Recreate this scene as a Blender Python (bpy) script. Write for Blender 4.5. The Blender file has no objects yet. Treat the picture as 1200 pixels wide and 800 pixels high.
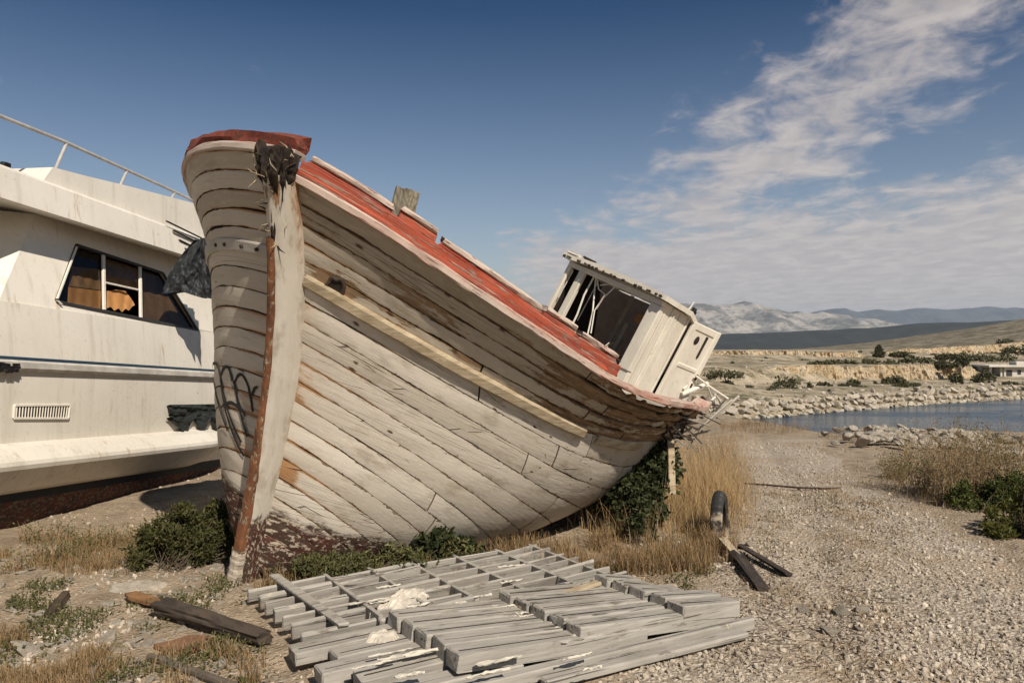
import bpy, math, random
import numpy as np
from mathutils import Vector
random.seed(7)
RNG = np.random.default_rng(11)
C = bpy.context.scene.collection
A = np.array
UP = A([0, 0, 1.0])

# ------------------------------------------------------------------ helpers
def unit(v):
    v = np.asarray(v, float)
    return v / np.maximum(np.linalg.norm(v, axis=-1, keepdims=True), 1e-9)

def hsh(ix, iy, iz, seed):
    n = (ix.astype(np.int64) * 374761393 + iy.astype(np.int64) * 668265263 + iz.astype(np.int64) * 2147483647 + seed * 974711)
    n = (n ^ (n >> 13)) * 1274126177
    n = n ^ (n >> 16)
    return (n & 0xFFFF).astype(float) / 65535.0

def vnoise(x, y, z=None, seed=0):
    x = np.asarray(x, float); y = np.asarray(y, float) + np.zeros_like(x)
    z = np.zeros_like(x) if z is None else np.asarray(z, float) + np.zeros_like(x)
    ix, iy, iz = np.floor(x), np.floor(y), np.floor(z)
    fx, fy, fz = x - ix, y - iy, z - iz
    fx = fx * fx * (3 - 2 * fx); fy = fy * fy * (3 - 2 * fy); fz = fz * fz * (3 - 2 * fz)
    r = 0
    for dx in (0, 1):
        for dy in (0, 1):
            for dz in (0, 1):
                w = (fx if dx else 1 - fx) * (fy if dy else 1 - fy) * (fz if dz else 1 - fz)
                r = r + w * hsh(ix + dx, iy + dy, iz + dz, seed)
    return r * 2 - 1

def fbm(x, y, z=None, oct=4, seed=0):
    r = 0; a = 1; t = 0
    for i in range(oct):
        f = 2.03 ** i
        r = r + a * vnoise(np.asarray(x) * f, np.asarray(y) * f, None if z is None else np.asarray(z) * f, seed + i * 17)
        t += a; a *= .5
    return r / t

def sm(a, b, x):
    t = np.clip((np.asarray(x, float) - a) / (b - a), 0, 1)
    return t * t * (3 - 2 * t)

class MB:
    """collects geometry (world space) for ONE mesh object"""
    def __init__(s):
        s.v = []; s.f = []; s.n = 0; s.at = {}; s.uv = []
    def add(s, v, f, uv=None, **at):
        v = np.asarray(v, float).reshape(-1, 3)
        k = len(v)
        for name in set(list(at) + list(s.at)):
            if name not in s.at: s.at[name] = [np.zeros(s.n)]
            val = at.get(name, 0.0)
            s.at[name].append(np.broadcast_to(np.asarray(val, float), (k,)) if np.ndim(val) <= 1 and np.size(val) in (1, k) else np.asarray(val).reshape(-1))
        s.uv.append(np.zeros((k, 3)) if uv is None else np.asarray(uv, float).reshape(-1, 3))
        s.v.append(v)
        if isinstance(f, np.ndarray): s.f.append(f + s.n)
        else:
            by = {}
            for q in f: by.setdefault(len(q), []).append(q)
            for q in by.values(): s.f.append(A(q) + s.n)
        s.n += k
    def grid(s, P, uv=None, close=False, flip=False, **at):
        """P (nu,nv,3)"""
        nu, nv = P.shape[:2]
        i = np.arange(nu * nv).reshape(nu, nv)
        if close: i = np.concatenate([i, i[:, :1]], 1)
        q = np.stack([i[:-1, :-1], i[1:, :-1], i[1:, 1:], i[:-1, 1:]], -1).reshape(-1, 4)
        if flip: q = q[:, ::-1]
        s.add(P, q, None if uv is None else np.asarray(uv), **{k: (np.asarray(v).reshape(-1) if np.size(v) > 1 else v) for k, v in at.items()})
    def box(s, c, ax, ay, az, bev=.004, jit=0., **at):
        """chamfered box, half axes ax ay az"""
        c, ax, ay, az = [np.asarray(q, float) for q in (c, ax, ay, az)]
        L = [np.linalg.norm(q) for q in (ax, ay, az)]
        b = [min(bev / max(l, 1e-6), .45) for l in L]
        vs = []; idx = {}
        for sx in (-1, 1):
            for sy in (-1, 1):
                for sz in (-1, 1):
                    for k in range(3):
                        w = [sx * (1 - (k != 0) * b[0]), sy * (1 - (k != 1) * b[1]), sz * (1 - (k != 2) * b[2])]
                        idx[(sx, sy, sz, k)] = len(vs)
                        vs.append(c + ax * w[0] + ay * w[1] + az * w[2] + (RNG.uniform(-jit, jit, 3) if jit else 0))
        f = []
        for k in range(3):
            o = [i for i in range(3) if i != k]
            for sg in (-1, 1):
                q = []
                for (p, r) in ((-1, -1), (1, -1), (1, 1), (-1, 1)):
                    t = [0, 0, 0]; t[k] = sg; t[o[0]] = p; t[o[1]] = r
                    q.append(idx[(*t, k)])
                f.append(q)
        for k in range(3):
            o = [i for i in range(3) if i != k]
            for p in (-1, 1):
                for r in (-1, 1):
                    q = []
                    for (sg, ff) in ((-1, o[0]), (1, o[0]), (1, o[1]), (-1, o[1])):
                        t = [0, 0, 0]; t[k] = sg; t[o[0]] = p; t[o[1]] = r
                        q.append(idx[(*t, ff)])
                    f.append(q)
        for sx in (-1, 1):
            for sy in (-1, 1):
                for sz in (-1, 1):
                    f.append([idx[(sx, sy, sz, k)] for k in range(3)])
        s.add(A(vs), f, **at)
    def beam(s, p, q, wv, hv, bev=.004, jit=0., **at):
        """bar from p to q with half width vector directions wv, hv (vectors)"""
        p = np.asarray(p, float); q = np.asarray(q, float)
        s.box((p + q) / 2, (q - p) / 2, wv, hv, bev, jit, **at)
    def tube(s, pts, r, n=8, cap=True, **at):
        pts = np.asarray(pts, float); m = len(pts)
        r = np.broadcast_to(np.asarray(r, float), (m,))
        d = unit(np.gradient(pts, axis=0))
        ref = A([0, 0, 1.]) if abs(d[0][2]) < .9 else A([1., 0, 0])
        P = np.zeros((m, n, 3)); th = np.arange(n) / n * 2 * np.pi
        for i in range(m):
            e = unit(np.cross(d[i], ref)); g = np.cross(e, d[i]); ref = g
            P[i] = pts[i] + r[i] * (np.cos(th)[:, None] * e + np.sin(th)[:, None] * g)
        s.grid(P, close=True, **at)
        if cap:
            s.add(P[0], [list(range(n))[::-1]], **{k: (v if np.size(v) == 1 else 0) for k, v in at.items()})
            s.add(P[-1], [list(range(n))], **{k: (v if np.size(v) == 1 else 0) for k, v in at.items()})
    def build(s, name, mat, parent=None, origin=None, smooth=False, wn=True):
        V = np.concatenate(s.v)
        if parent is not None:
            o = worldloc(parent); loc = (0, 0, 0)
        else:
            o = A(origin) if origin is not None else A([(V[:, 0].min() + V[:, 0].max()) / 2, (V[:, 1].min() + V[:, 1].max()) / 2, V[:, 2].min()])
            loc = tuple(o)
        me = bpy.data.meshes.new(name)
        nv = len(V); F = s.f
        nl = sum(q.size for q in F); nf = sum(len(q) for q in F)
        me.vertices.add(nv); me.vertices.foreach_set('co', (V - o).astype(np.float32).ravel())
        me.loops.add(nl); me.polygons.add(nf)
        me.loops.foreach_set('vertex_index', np.concatenate([q.ravel() for q in F]).astype(np.int32))
        tot = np.concatenate([np.full(len(q), q.shape[1]) for q in F])
        st = np.concatenate([[0], np.cumsum(tot)[:-1]])
        me.polygons.foreach_set('loop_start', st.astype(np.int32))
        me.polygons.foreach_set('loop_total', tot.astype(np.int32))
        me.polygons.foreach_set('use_smooth', np.full(nf, bool(smooth)))
        for k, vals in s.at.items():
            a = me.attributes.new(k, 'FLOAT', 'POINT')
            a.data.foreach_set('value', np.concatenate(vals).astype(np.float32))
        a = me.attributes.new('uvw', 'FLOAT_VECTOR', 'POINT')
        a.data.foreach_set('vector', np.concatenate(s.uv).astype(np.float32).ravel())
        me.update(calc_edges=True); me.validate()
        ob = bpy.data.objects.new(name, me); C.objects.link(ob)
        ob.location = loc
        if parent is not None: ob.parent = parent
        if mat is not None: me.materials.append(mat)
        return ob

WL = {}
def worldloc(o):
    p = A(o.location)
    while o.parent is not None:
        o = o.parent; p = p + A(o.location)
    return p
def tag(o, label=None, cat=None, group=None, kind=None):
    if label: o['label'] = label
    if cat: o['category'] = cat
    if group: o['group'] = group
    if kind: o['kind'] = kind
    return o
def empty(name, loc, label, cat, group=None):
    o = bpy.data.objects.new(name, None); C.objects.link(o); o.location = loc
    o.empty_display_size = .2
    return tag(o, label, cat, group)
def copy_thing(o, loc, rz=0, sc=1, label=None):
    c = o.copy(); C.objects.link(c); c.location = loc; c.rotation_euler[2] = rz; c.scale = (sc, sc, sc) if np.isscalar(sc) else sc
    if label: c['label'] = label
    for ch in o.children:
        d = ch.copy(); C.objects.link(d); d.parent = c
    return c

# camera constants: a 28 mm lens at eye height looking along +Y
F, CX, CY, EYE = 933.33, 600., 408., 1.6
def ray(px, py): return A([(px - CX) / F, 1., (CY - py) / F])
def at(px, py, Z): return A([0, 0, EYE]) + ray(px, py) * Z
def gnd(px, py, z=0.):
    r = ray(px, py); return A([0, 0, EYE]) + r * ((z - EYE) / r[2])

# ------------------------------------------------------------------ materials
class NT:
    def __init__(s, name, rough=.8):
        m = bpy.data.materials.new(name); m.use_nodes = True
        s.m = m; s.t = m.node_tree; s.b = s.t.nodes['Principled BSDF']; s.out = s.t.nodes['Material Output']
        s.b.inputs['Roughness'].default_value = rough
        s.b.inputs['Specular IOR Level'].default_value = .3
    def set(s, n, k, v):
        i = n.inputs[k]
        if isinstance(v, bpy.types.NodeSocket): s.t.links.new(v, i)
        elif isinstance(v, (tuple, list)) and len(v) == 3 and i.type == 'RGBA': i.default_value = (*v, 1)
        else: i.default_value = v
    def n(s, ty, ins=None, **pr):
        n = s.t.nodes.new(ty)
        for k, v in pr.items(): setattr(n, k, v)
        for k, v in (ins or {}).items(): s.set(n, k, v)
        return n
    def co(s): return s.n('ShaderNodeTexCoord').outputs['Object']
    def attr(s, name, out='Fac'): return s.n('ShaderNodeAttribute', attribute_name=name).outputs[out]
    def mapv(s, v, sc, loc=(0, 0, 0), rot=(0, 0, 0)):
        return s.n('ShaderNodeMapping', {'Vector': v, 'Scale': sc, 'Location': loc, 'Rotation': rot}).outputs[0]
    def noise(s, v, sc, det=4, rough=.55, dist=0.):
        return s.n('ShaderNodeTexNoise', {'Vector': v, 'Scale': sc, 'Detail': det, 'Roughness': rough, 'Distortion': dist}).outputs['Fac']
    def vor(s, v, sc, feat='F1', out='Distance', rnd=1.):
        return s.n('ShaderNodeTexVoronoi', {'Vector': v, 'Scale': sc, 'Randomness': rnd}, feature=feat).outputs[out]
    def rng(s, v, a, b, c=0., d=1., smooth=True):
        return s.n('ShaderNodeMapRange', {'Value': v, 'From Min': a, 'From Max': b, 'To Min': c, 'To Max': d}, interpolation_type='SMOOTHSTEP' if smooth else 'LINEAR').outputs[0]
    def math(s, op, a, b=0.): return s.n('ShaderNodeMath', {0: a, 1: b}, operation=op).outputs[0]
    def mix(s, f, a, b, bt='MIX'):
        n = s.n('ShaderNodeMix', data_type='RGBA', blend_type=bt, clamp_factor=True)
        s.set(n, 0, f); s.set(n, 6, a if not isinstance(a, tuple) else (*a, 1)); s.set(n, 7, b if not isinstance(b, tuple) else (*b, 1))
        return n.outputs[2]
    def base(s, c): s.set(s.b, 'Base Color', c)
    def bump(s, h, st=.5, d=.01):
        s.set(s.b, 'Normal', s.n('ShaderNodeBump', {'Height': h, 'Strength': st, 'Distance': d}).outputs[0])
    def r(s, v): s.set(s.b, 'Roughness', v)

def M_plank(name, paint, paint2, wood, wear_bias=0., crack=1.):
    """old paint on planks; attributes: wear, rust, rnd, foul, edge; uvw = metres along, metres across, id"""
    t = NT(name, .75)
    uv = t.attr('uvw', 'Vector')
    big = t.noise(t.mapv(uv, (1.1, 2.2, 1)), 1.0, 5, .6)
    streak = t.noise(t.mapv(uv, (1.6, 22, 1)), 1.0, 5, .65)
    fine = t.noise(t.mapv(uv, (14, 60, 1)), 1.0, 4, .6)
    blot = t.noise(t.mapv(uv, (5, 8, 1)), 1.0, 5, .65)
    chip = t.noise(t.mapv(uv, (22, 38, 1)), 1.0, 5, .7)
    patch = t.noise(t.mapv(uv, (3.2, 6.5, 1)), 1.0, 6, .7)
    wear = t.attr('wear'); rust = t.attr('rust'); rnd = t.attr('rnd'); foul = t.attr('foul'); edge = t.attr('edge')
    col = t.mix(t.rng(big, .3, .7), paint, paint2)
    col = t.mix(t.math('MULTIPLY', t.math('MULTIPLY', rnd, rnd), .72), col, (.25, .20, .135))  # per-plank browning: dirt, and overhang shade painted into the upper planks
    col = t.mix(t.rng(streak, .5, .78, 0, .28), col, tuple(c * .55 for c in paint2))
    col = t.mix(t.rng(blot, .50, .70, 0, .55), col, (.22, .175, .12))
    col = t.mix(t.rng(chip, .5, .72, 0, .22), col, tuple(min(1, c * 1.25) for c in paint))
    # wood laid bare where the paint has gone
    pm = t.math('ADD', t.math('ADD', t.math('MULTIPLY', patch, .62), t.math('MULTIPLY', streak, .38)), t.math('MULTIPLY', wear, .42))
    pm = t.math('ADD', pm, t.math('MULTIPLY', chip, .14))
    peel = t.rng(pm, .78 - wear_bias, .83 - wear_bias)
    wcol = t.mix(t.rng(streak, .3, .7), wood, tuple(c * .45 for c in wood))
    wcol = t.mix(t.rng(fine, .45, .8, 0, .6), wcol, tuple(min(c * 1.7, 1) for c in wood))
    wcol = t.mix(t.rng(patch, .45, .7, 0, .5), wcol, tuple(min(c * 1.35, 1) for c in wood))
    col = t.mix(peel, col, wcol)
    # chips along the plank edges
    cp = t.rng(t.math('ADD', chip, t.math('MULTIPLY', edge, .24)), .70, .745)
    cp = t.math('MULTIPLY', cp, t.rng(t.noise(uv, 3.1, 3), .38, .58))
    col = t.mix(t.math('MULTIPLY', cp, .9), col, t.mix(fine, (.13, .075, .035), (.035, .022, .014)))
    # rust runs and stains
    rm = t.math('ADD', t.math('MULTIPLY', patch, .45), t.math('MULTIPLY', chip, .35))
    rm = t.rng(t.math('ADD', rm, t.math('MULTIPLY', rust, .5)), .66, .80)
    col = t.mix(rm, col, t.mix(chip, (.24, .095, .028), (.10, .04, .016)))
    rs = t.rng(t.math('ADD', t.math('MULTIPLY', patch, .5), t.math('MULTIPLY', rust, .5)), .40, .72, 0, .5)
    col = t.mix(rs, col, (.42, .25, .12))
    # checks in the paint, nail heads and scabs
    ck = t.vor(t.mapv(uv, (2.2, 24, 1)), 1.0, 'DISTANCE_TO_EDGE')
    ckm = t.math('MULTIPLY', t.rng(ck, .0, .022, 1, 0), t.rng(t.noise(uv, .9, 3), .48, .60))
    col = t.mix(t.math('MULTIPLY', ckm, .7 * crack), col, (.06, .042, .028))
    sp = t.vor(t.mapv(uv, (6, 8, 1)), 1.0, 'F1')
    spm = t.math('MULTIPLY', t.rng(t.math('ADD', sp, t.math('MULTIPLY', t.math('SUBTRACT', chip, .5), .25)), .06, .12, 1, 0), t.rng(t.noise(uv, 2.3, 2), .38, .50))
    col = t.mix(t.math('MULTIPLY', spm, .95 * crack), col, (.075, .036, .016))
    # antifouling below the old waterline
    fm = t.rng(t.math('ADD', foul, t.math('MULTIPLY', t.math('SUBTRACT', blot, .5), .8)), .42, .56)
    fcol = t.mix(t.rng(chip, .35, .7), (.045, .019, .014), (.105, .042, .029))
    fcol = t.mix(t.rng(blot, .45, .6), fcol, (.055, .036, .025))
    fcol = t.mix(t.rng(t.noise(t.mapv(uv, (30, 34, 1)), 1, 4, .7), .53, .59), fcol, (.40, .33, .25))
    col = t.mix(fm, col, fcol)
    t.base(col)
    t.r(t.rng(peel, 0, 1, .62, .92))
    h = t.math('ADD', t.math('MULTIPLY', peel, -.5), t.math('ADD', t.math('MULTIPLY', streak, .35), t.math('MULTIPLY', chip, .3)))
    h = t.math('ADD', h, t.math('ADD', t.math('MULTIPLY', ckm, -.7 * crack), t.math('MULTIPLY', cp, -.6)))
    h = t.math('ADD', h, t.math('MULTIPLY', fm, t.math('MULTIPLY', t.noise(t.mapv(uv, (30, 30, 1)), 1, 4, .7), 1.2)))
    t.bump(h, .7, .009)
    return t.m

def M_paint(name, c1, c2, peel, peel_amt=.5, sc=1., stretch=(1, 1, 1), rough=.7, bump=.006, dirt=(.1, .08, .055), dirt_amt=.35, uv=False):
    """generic worn paint in object space; peel_amt 0..1"""
    t = NT(name, rough)
    co = t.attr('uvw', 'Vector') if uv else t.co()
    v = t.mapv(co, tuple(sc * k for k in stretch))
    n1 = t.noise(v, 2.2, 5, .6); n2 = t.noise(v, 9., 6, .65, .4); n3 = t.noise(v, 40., 4, .6)
    col = t.mix(t.rng(n1, .3, .7), c1, c2)
    col = t.mix(t.rng(n2, .55, .8, 0, dirt_amt), col, dirt)
    th = .78 - .36 * peel_amt
    pm = t.rng(t.math('ADD', t.math('MULTIPLY', n2, .75), t.math('MULTIPLY', n3, .25)), th, th + .06)
    pc = t.mix(t.rng(n3, .3, .7), peel, tuple(c * .5 for c in peel))
    col = t.mix(pm, col, pc)
    t.base(col); t.r(t.rng(pm, 0, 1, rough, .92))
    t.bump(t.math('ADD', t.math('MULTIPLY', pm, -.6), t.math('MULTIPLY', n3, .5)), .6, bump)
    return t.m

def M_plain(name, c, rough=.8, var=.35, sc=12., bump=.003, metal=0.):
    t = NT(name, rough); co = t.co()
    n = t.noise(co, sc, 5, .6); n2 = t.noise(co, sc * 6, 3, .6)
    col = t.mix(t.rng(n, .3, .7), c, tuple(q * (1 - var) for q in c))
    col = t.mix(t.rng(n2, .5, .8, 0, .5), col, tuple(q * (1 - var) * .8 for q in c))
    t.base(col); t.b.inputs['Metallic'].default_value = metal
    t.bump(t.math('ADD', n, t.math('MULTIPLY', n2, .4)), .6, bump)
    return t.m

def M_wood(name, c1, c2, axis=(2, 30, 30), rough=.85, rot=(0, 0, 0)):
    t = NT(name, rough); co = t.co()
    v = t.mapv(co, (1, 1, 1), rot=rot); v = t.mapv(v, axis)
    n = t.noise(v, 1., 6, .65); n2 = t.noise(v, 3.3, 4, .6); n3 = t.noise(co, 3., 4)
    col = t.mix(t.rng(n, .32, .68), c1, c2)
    col = t.mix(t.rng(n2, .55, .8, 0, .7), col, tuple(q * .35 for q in c2))
    col = t.mix(t.rng(n3, .4, .7, 0, .35), col, tuple(q * .5 for q in c1))
    t.base(col); t.bump(t.math('ADD', n, t.math('MULTIPLY', n2, .6)), .7, .006)
    return t.m

def M_leaf(name, c1, c2, trans=.25, rough=.6):
    t = NT(name, rough)
    rnd = t.attr('rnd')
    oi = t.n('ShaderNodeObjectInfo').outputs['Random']
    col = t.mix(rnd, c1, c2)
    col = t.mix(t.math('MULTIPLY', oi, .35), col, tuple(q * .6 for q in c1))
    t.base(col); t.b.inputs['Specular IOR Level'].default_value = .15
    tr = t.n('ShaderNodeBsdfTranslucent', {'Color': t.mix(.4, col, tuple(min(1, q * 1.8) for q in c2))})
    mx = t.n('ShaderNodeMixShader', {0: trans, 1: t.b.outputs[0], 2: tr.outputs[0]})
    t.t.links.new(mx.outputs[0], t.out.inputs['Surface'])
    return t.m

def M_rock(name, c1, c2, sc=3., lichen=None):
    t = NT(name, .9); co = t.co()
    oi = t.n('ShaderNodeObjectInfo').outputs['Random']
    off = t.n('ShaderNodeVectorMath', {0: co, 1: t.n('ShaderNodeCombineXYZ', {0: t.math('MULTIPLY', oi, 37.)}).outputs[0]}, operation='ADD').outputs[0]
    n = t.noise(off, sc, 6, .62); n2 = t.noise(off, sc * 8, 5, .6)
    col = t.mix(t.rng(n, .3, .7), c1, c2)
    col = t.mix(t.math('MULTIPLY', oi, .5), col, tuple(q * .6 for q in c2))
    col = t.mix(t.rng(n2, .52, .75, 0, .6), col, tuple(q * .45 for q in c2))
    if lichen: col = t.mix(t.rng(t.noise(off, sc * 2.5, 4), .58, .64, 0, .7), col, lichen)
    t.base(col); t.bump(t.math('ADD', n, t.math('MULTIPLY', n2, .5)), .8, .03)
    return t.m

MAT = {}
MAT['hull'] = M_plank('hull_paint', (.54, .487, .412), (.415, .37, .305), (.24, .155, .085), .018)
MAT['stemp'] = M_plank('stem_paint_side', (.50, .455, .385), (.43, .39, .325), (.22, .12, .055), -.03, .15)
MAT['stem'] = M_paint('stem_paint', (.40, .37, .32), (.31, .285, .245), (.16, .085, .04), .22, 1., (1, 1, .35))
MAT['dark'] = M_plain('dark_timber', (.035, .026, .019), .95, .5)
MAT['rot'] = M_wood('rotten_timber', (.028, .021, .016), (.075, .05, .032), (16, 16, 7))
MAT['char'] = M_wood('blackened_timber', (.012, .009, .008), (.05, .034, .022), (30, 30, 6))
MAT['iron'] = M_paint('rusted_iron', (.22, .088, .036), (.075, .032, .018), (.40, .30, .20), .70, 4.5, (1, 1, .45), .9, .02, (.03, .018, .012), .8)
MAT['red'] = M_paint('red_paint', (.40, .082, .040), (.23, .045, .026), (.42, .30, .24), .72, 1.6, (.5, 6, 1), .85, .016, (.075, .035, .026), .85, True)
MAT['redrot'] = M_paint('rotten_red_paint', (.29, .058, .034), (.17, .038, .025), (.11, .075, .05), .78, 7.5, (1, 1, 1), .85, .02)
MAT['pink'] = M_paint('faded_red_paint', (.45, .37, .31), (.41, .22, .165), (.33, .085, .05), .62, 1.5, (.5, 6, 1), .85, .012, (.17, .12, .085), .7, True)
MAT['chalk'] = M_paint('chalky_paint', (.46, .395, .33), (.40, .29, .235), (.33, .11, .07), .62, 1.9, (.7, 4, 1), .85, .012, (.2, .15, .11), .6, True)
MAT['strake'] = M_wood('bare_timber', (.43, .355, .245), (.27, .205, .125), (5, 5, 26))
MAT['grey_wood'] = M_wood('grey_timber', (.30, .27, .22), (.17, .145, .115), (5, 5, 5))
MAT['house'] = M_paint('house_paint', (.66, .61, .52), (.56, .515, .43), (.26, .17, .095), .3, 2.5, (1, 1, .5), .65)
MAT['white_metal'] = M_paint('white_metal_paint', (.66, .62, .54), (.56, .51, .44), (.2, .09, .045), .2, 3., (1, 1, 1), .5)
MAT['graffiti'] = M_plain('black_spray_paint', (.012, .012, .014), .7, .2)
MAT['black'] = M_plain('black_rubber', (.013, .012, .012), .55, .3, 20)

# ------------------------------------------------------------------ terrain
def Zs(X): return np.interp(X, [-400, -200, 14, 21, 33, 46, 61, 120, 400, 900], [60, 60, 65, 68, 77, 86, 95, 130, 260, 480])
def Yb(X): return 15.3 + np.maximum(0, 5.9 - X) * 5 + .6 * vnoise(np.asarray(X) * .6, np.zeros_like(X), seed=5) + np.maximum(0, np.abs(X - 5.5) - 1.2) * -.12
def path_mask(X, Y):
    l = np.interp(Y, [2, 3.8, 6.2, 8.7, 14.6, 30], [.0, .45, 1.75, 2.75, 4.0, 7])
    r = np.interp(Y, [2, 3.8, 6.2, 8.2, 13.3, 30], [3.2, 3.5, 3.9, 4.0, 5.2, 9])
    w = .35 + .25 * vnoise(X * 2.3, Y * 2.3, seed=3)
    return sm(-w, w, X - l) * (1 - sm(-w, w, X - r - .3 * vnoise(X, Y * 1.3, seed=9)))
def height(X, Y):
    X = np.asarray(X, float); Y = np.asarray(Y, float)
    R = np.hypot(X, Y)
    pm = path_mask(X, Y)
    near = .035 * fbm(X * .9, Y * .9, oct=4, seed=1) * (1 - .5 * pm) + .02 * (1 - pm) * fbm(X * 5, Y * 5, oct=3, seed=2) + .006 * fbm(X * 14, Y * 14, oct=2, seed=4)
    lc = np.interp(Y, [2, 3.8, 6.2, 8.7, 14.6, 30], [1.2, 1.5, 2.4, 3.1, 4.5, 7.6])
    near = near - pm * .035 * (np.exp(-((X - lc) / .17) ** 2) + np.exp(-((X - lc - 1.15 - .05 * Y) / .19) ** 2)) * (.6 + .4 * vnoise(X * 1.5, Y * 1.5, seed=33))
    near = near * (1 - sm(20, 40, R))
    bank = sm(0, 7, Y - Yb(X))
    z1 = near - 6.2 * bank
    w = Y - Zs(X)
    zf = np.interp(w, [-9, 0, 3.2, 22, 26, 30, 66, 74, 200, 600, 900, 3000], [-6.2, -4.55, -3.15, -3.0, -2.9, -1.0, -.7, .2, .9, .3, -9, -9])
    zf = zf + .35 * fbm(X * .12, Y * .12, oct=4, seed=21) * sm(3, 12, w) * (1 - sm(300, 600, w))
    zf = zf + 1.7 * np.exp(-((X - 18) / 6.) ** 2 - ((Y - 84) / 7.) ** 2)
    k = sm(-9, -7, w)
    z = z1 * (1 - k) + zf * k
    return np.where(Y < -20, near, z)
def hz(x, y): return float(height(A([x]), A([y]))[0])

def ground_material():
    t = NT('ground_soil', .95); co = t.co()
    path = t.attr('path'); green = t.attr('green'); far = t.attr('far')
    n1 = t.noise(co, .8, 6, .6); n2 = t.noise(co, 4., 6, .65); n3 = t.noise(co, 22., 5, .65)
    vd = t.vor(co, 34., 'F1'); vc = t.vor(co, 34., 'F1', 'Color')
    v2 = t.vor(co, 85., 'F1'); v2c = t.vor(co, 85., 'F1', 'Color')
    soil = t.mix(t.rng(n2, .3, .7), (.335, .262, .18), (.20, .15, .10))
    grav = t.mix(t.n('ShaderNodeSeparateColor', {0: vc}).outputs[0], (.56, .49, .395), (.34, .285, .22))
    g2 = t.mix(t.n('ShaderNodeSeparateColor', {0: v2c}).outputs[0], (.55, .475, .38), (.27, .22, .165))
    grav = t.mix(t.rng(n3, .35, .65), grav, g2)
    grav = t.mix(t.rng(vd, .35, .75, 0, .65), grav, (.16, .122, .085))
    grav = t.mix(t.rng(n1, .46, .66, 0, .65), grav, (.30, .22, .14))
    grav = t.mix(t.rng(n2, .56, .68, 0, .6), grav, (.17, .125, .08))
    gm = t.rng(t.math('ADD', path, t.math('MULTIPLY', t.math('SUBTRACT', n2, .5), .9)), .3, .62)
    col = t.mix(gm, t.mix(t.rng(n3, .5, .6, 0, .6), soil, grav), grav)
    gr = t.rng(t.math('ADD', green, t.math('MULTIPLY', t.math('SUBTRACT', n2, .5), 1.1)), .45, .62, 0, .85)
    col = t.mix(gr, col, t.mix(n3, (.12, .115, .05), (.08, .08, .035)))
    fcol = t.mix(t.rng(t.noise(co, .10, 7, .75), .40, .60), (.40, .33, .235), (.175, .14, .085))
    fcol = t.mix(t.rng(t.noise(co, .5, 6, .75), .50, .60), fcol, (.085, .08, .04))
    fcol = t.mix(t.rng(t.noise(co, 1.3, 5, .75), .56, .64), fcol, (.46, .40, .31))
    col = t.mix(far, col, fcol)
    t.base(col)
    h = t.math('ADD', t.math('MULTIPLY', t.rng(vd, 0, .6, 1, 0), .6), t.math('ADD', t.math('MULTIPLY', n3, .9), t.math('MULTIPLY', t.rng(v2, 0, .6, 1, 0), .25)))
    t.bump(h, .9, .02)
    return t.m

def build_ground():
    r = [0.0, .5]
    while r[-1] < 34: r.append(r[-1] * 1.0135)
    while r[-1] < 13500: r.append(r[-1] * 1.032)
    r = A(r)
    fine = np.radians(np.arange(-44, 44.01, .14)); coarse = np.radians(np.arange(47, 313.1, 3.))
    th = np.concatenate([fine, coarse])
    RR, TH = np.meshgrid(r, th, indexing='ij')
    X = RR * np.sin(TH); Y = RR * np.cos(TH)
    Z = height(X, Y)
    m = MB()
    green = .5 * sm(.0, .5, fbm(X * 1.1, Y * 1.1, oct=3, seed=31)) * (1 - path_mask(X, Y)) + .25 * sm(.2, .6, fbm(X * .9, Y * .9, oct=3, seed=37))
    m.grid(np.stack([X, Y, Z], -1), close=True, flip=True, path=path_mask(X, Y) * (1 - sm(13, 15, Y)), green=.55 * green * (1 - sm(25, 40, RR)), far=sm(25, 45, RR))
    o = m.build('ground', ground_material(), origin=(0, 0, 0), smooth=True)
    tag(o, kind='structure')
build_ground()

# water of the bay
def M_water():
    t = NT('bay_water', .12); co = t.co()
    t.base((.012, .035, .055)); t.b.inputs['Specular IOR Level'].default_value = .5
    a = t.noise(t.mapv(co, (1.2, 2.6, 1)), .55, 5, .6); b = t.noise(t.mapv(co, (.05, .12, 1)), 1., 3)
    t.bump(t.math('ADD', a, b), .55, .25)
    t.r(t.rng(b, .4, .6, .12, .28))
    return t.m
m = MB(); R = 13000
m.add([(-R, -40, -4.4), (R, -40, -4.4), (R, R, -4.4), (-R, R, -4.4)], [[0, 1, 2, 3]])
tag(m.build('water', M_water(), origin=(0, 0, -4.4)), kind='structure')

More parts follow.
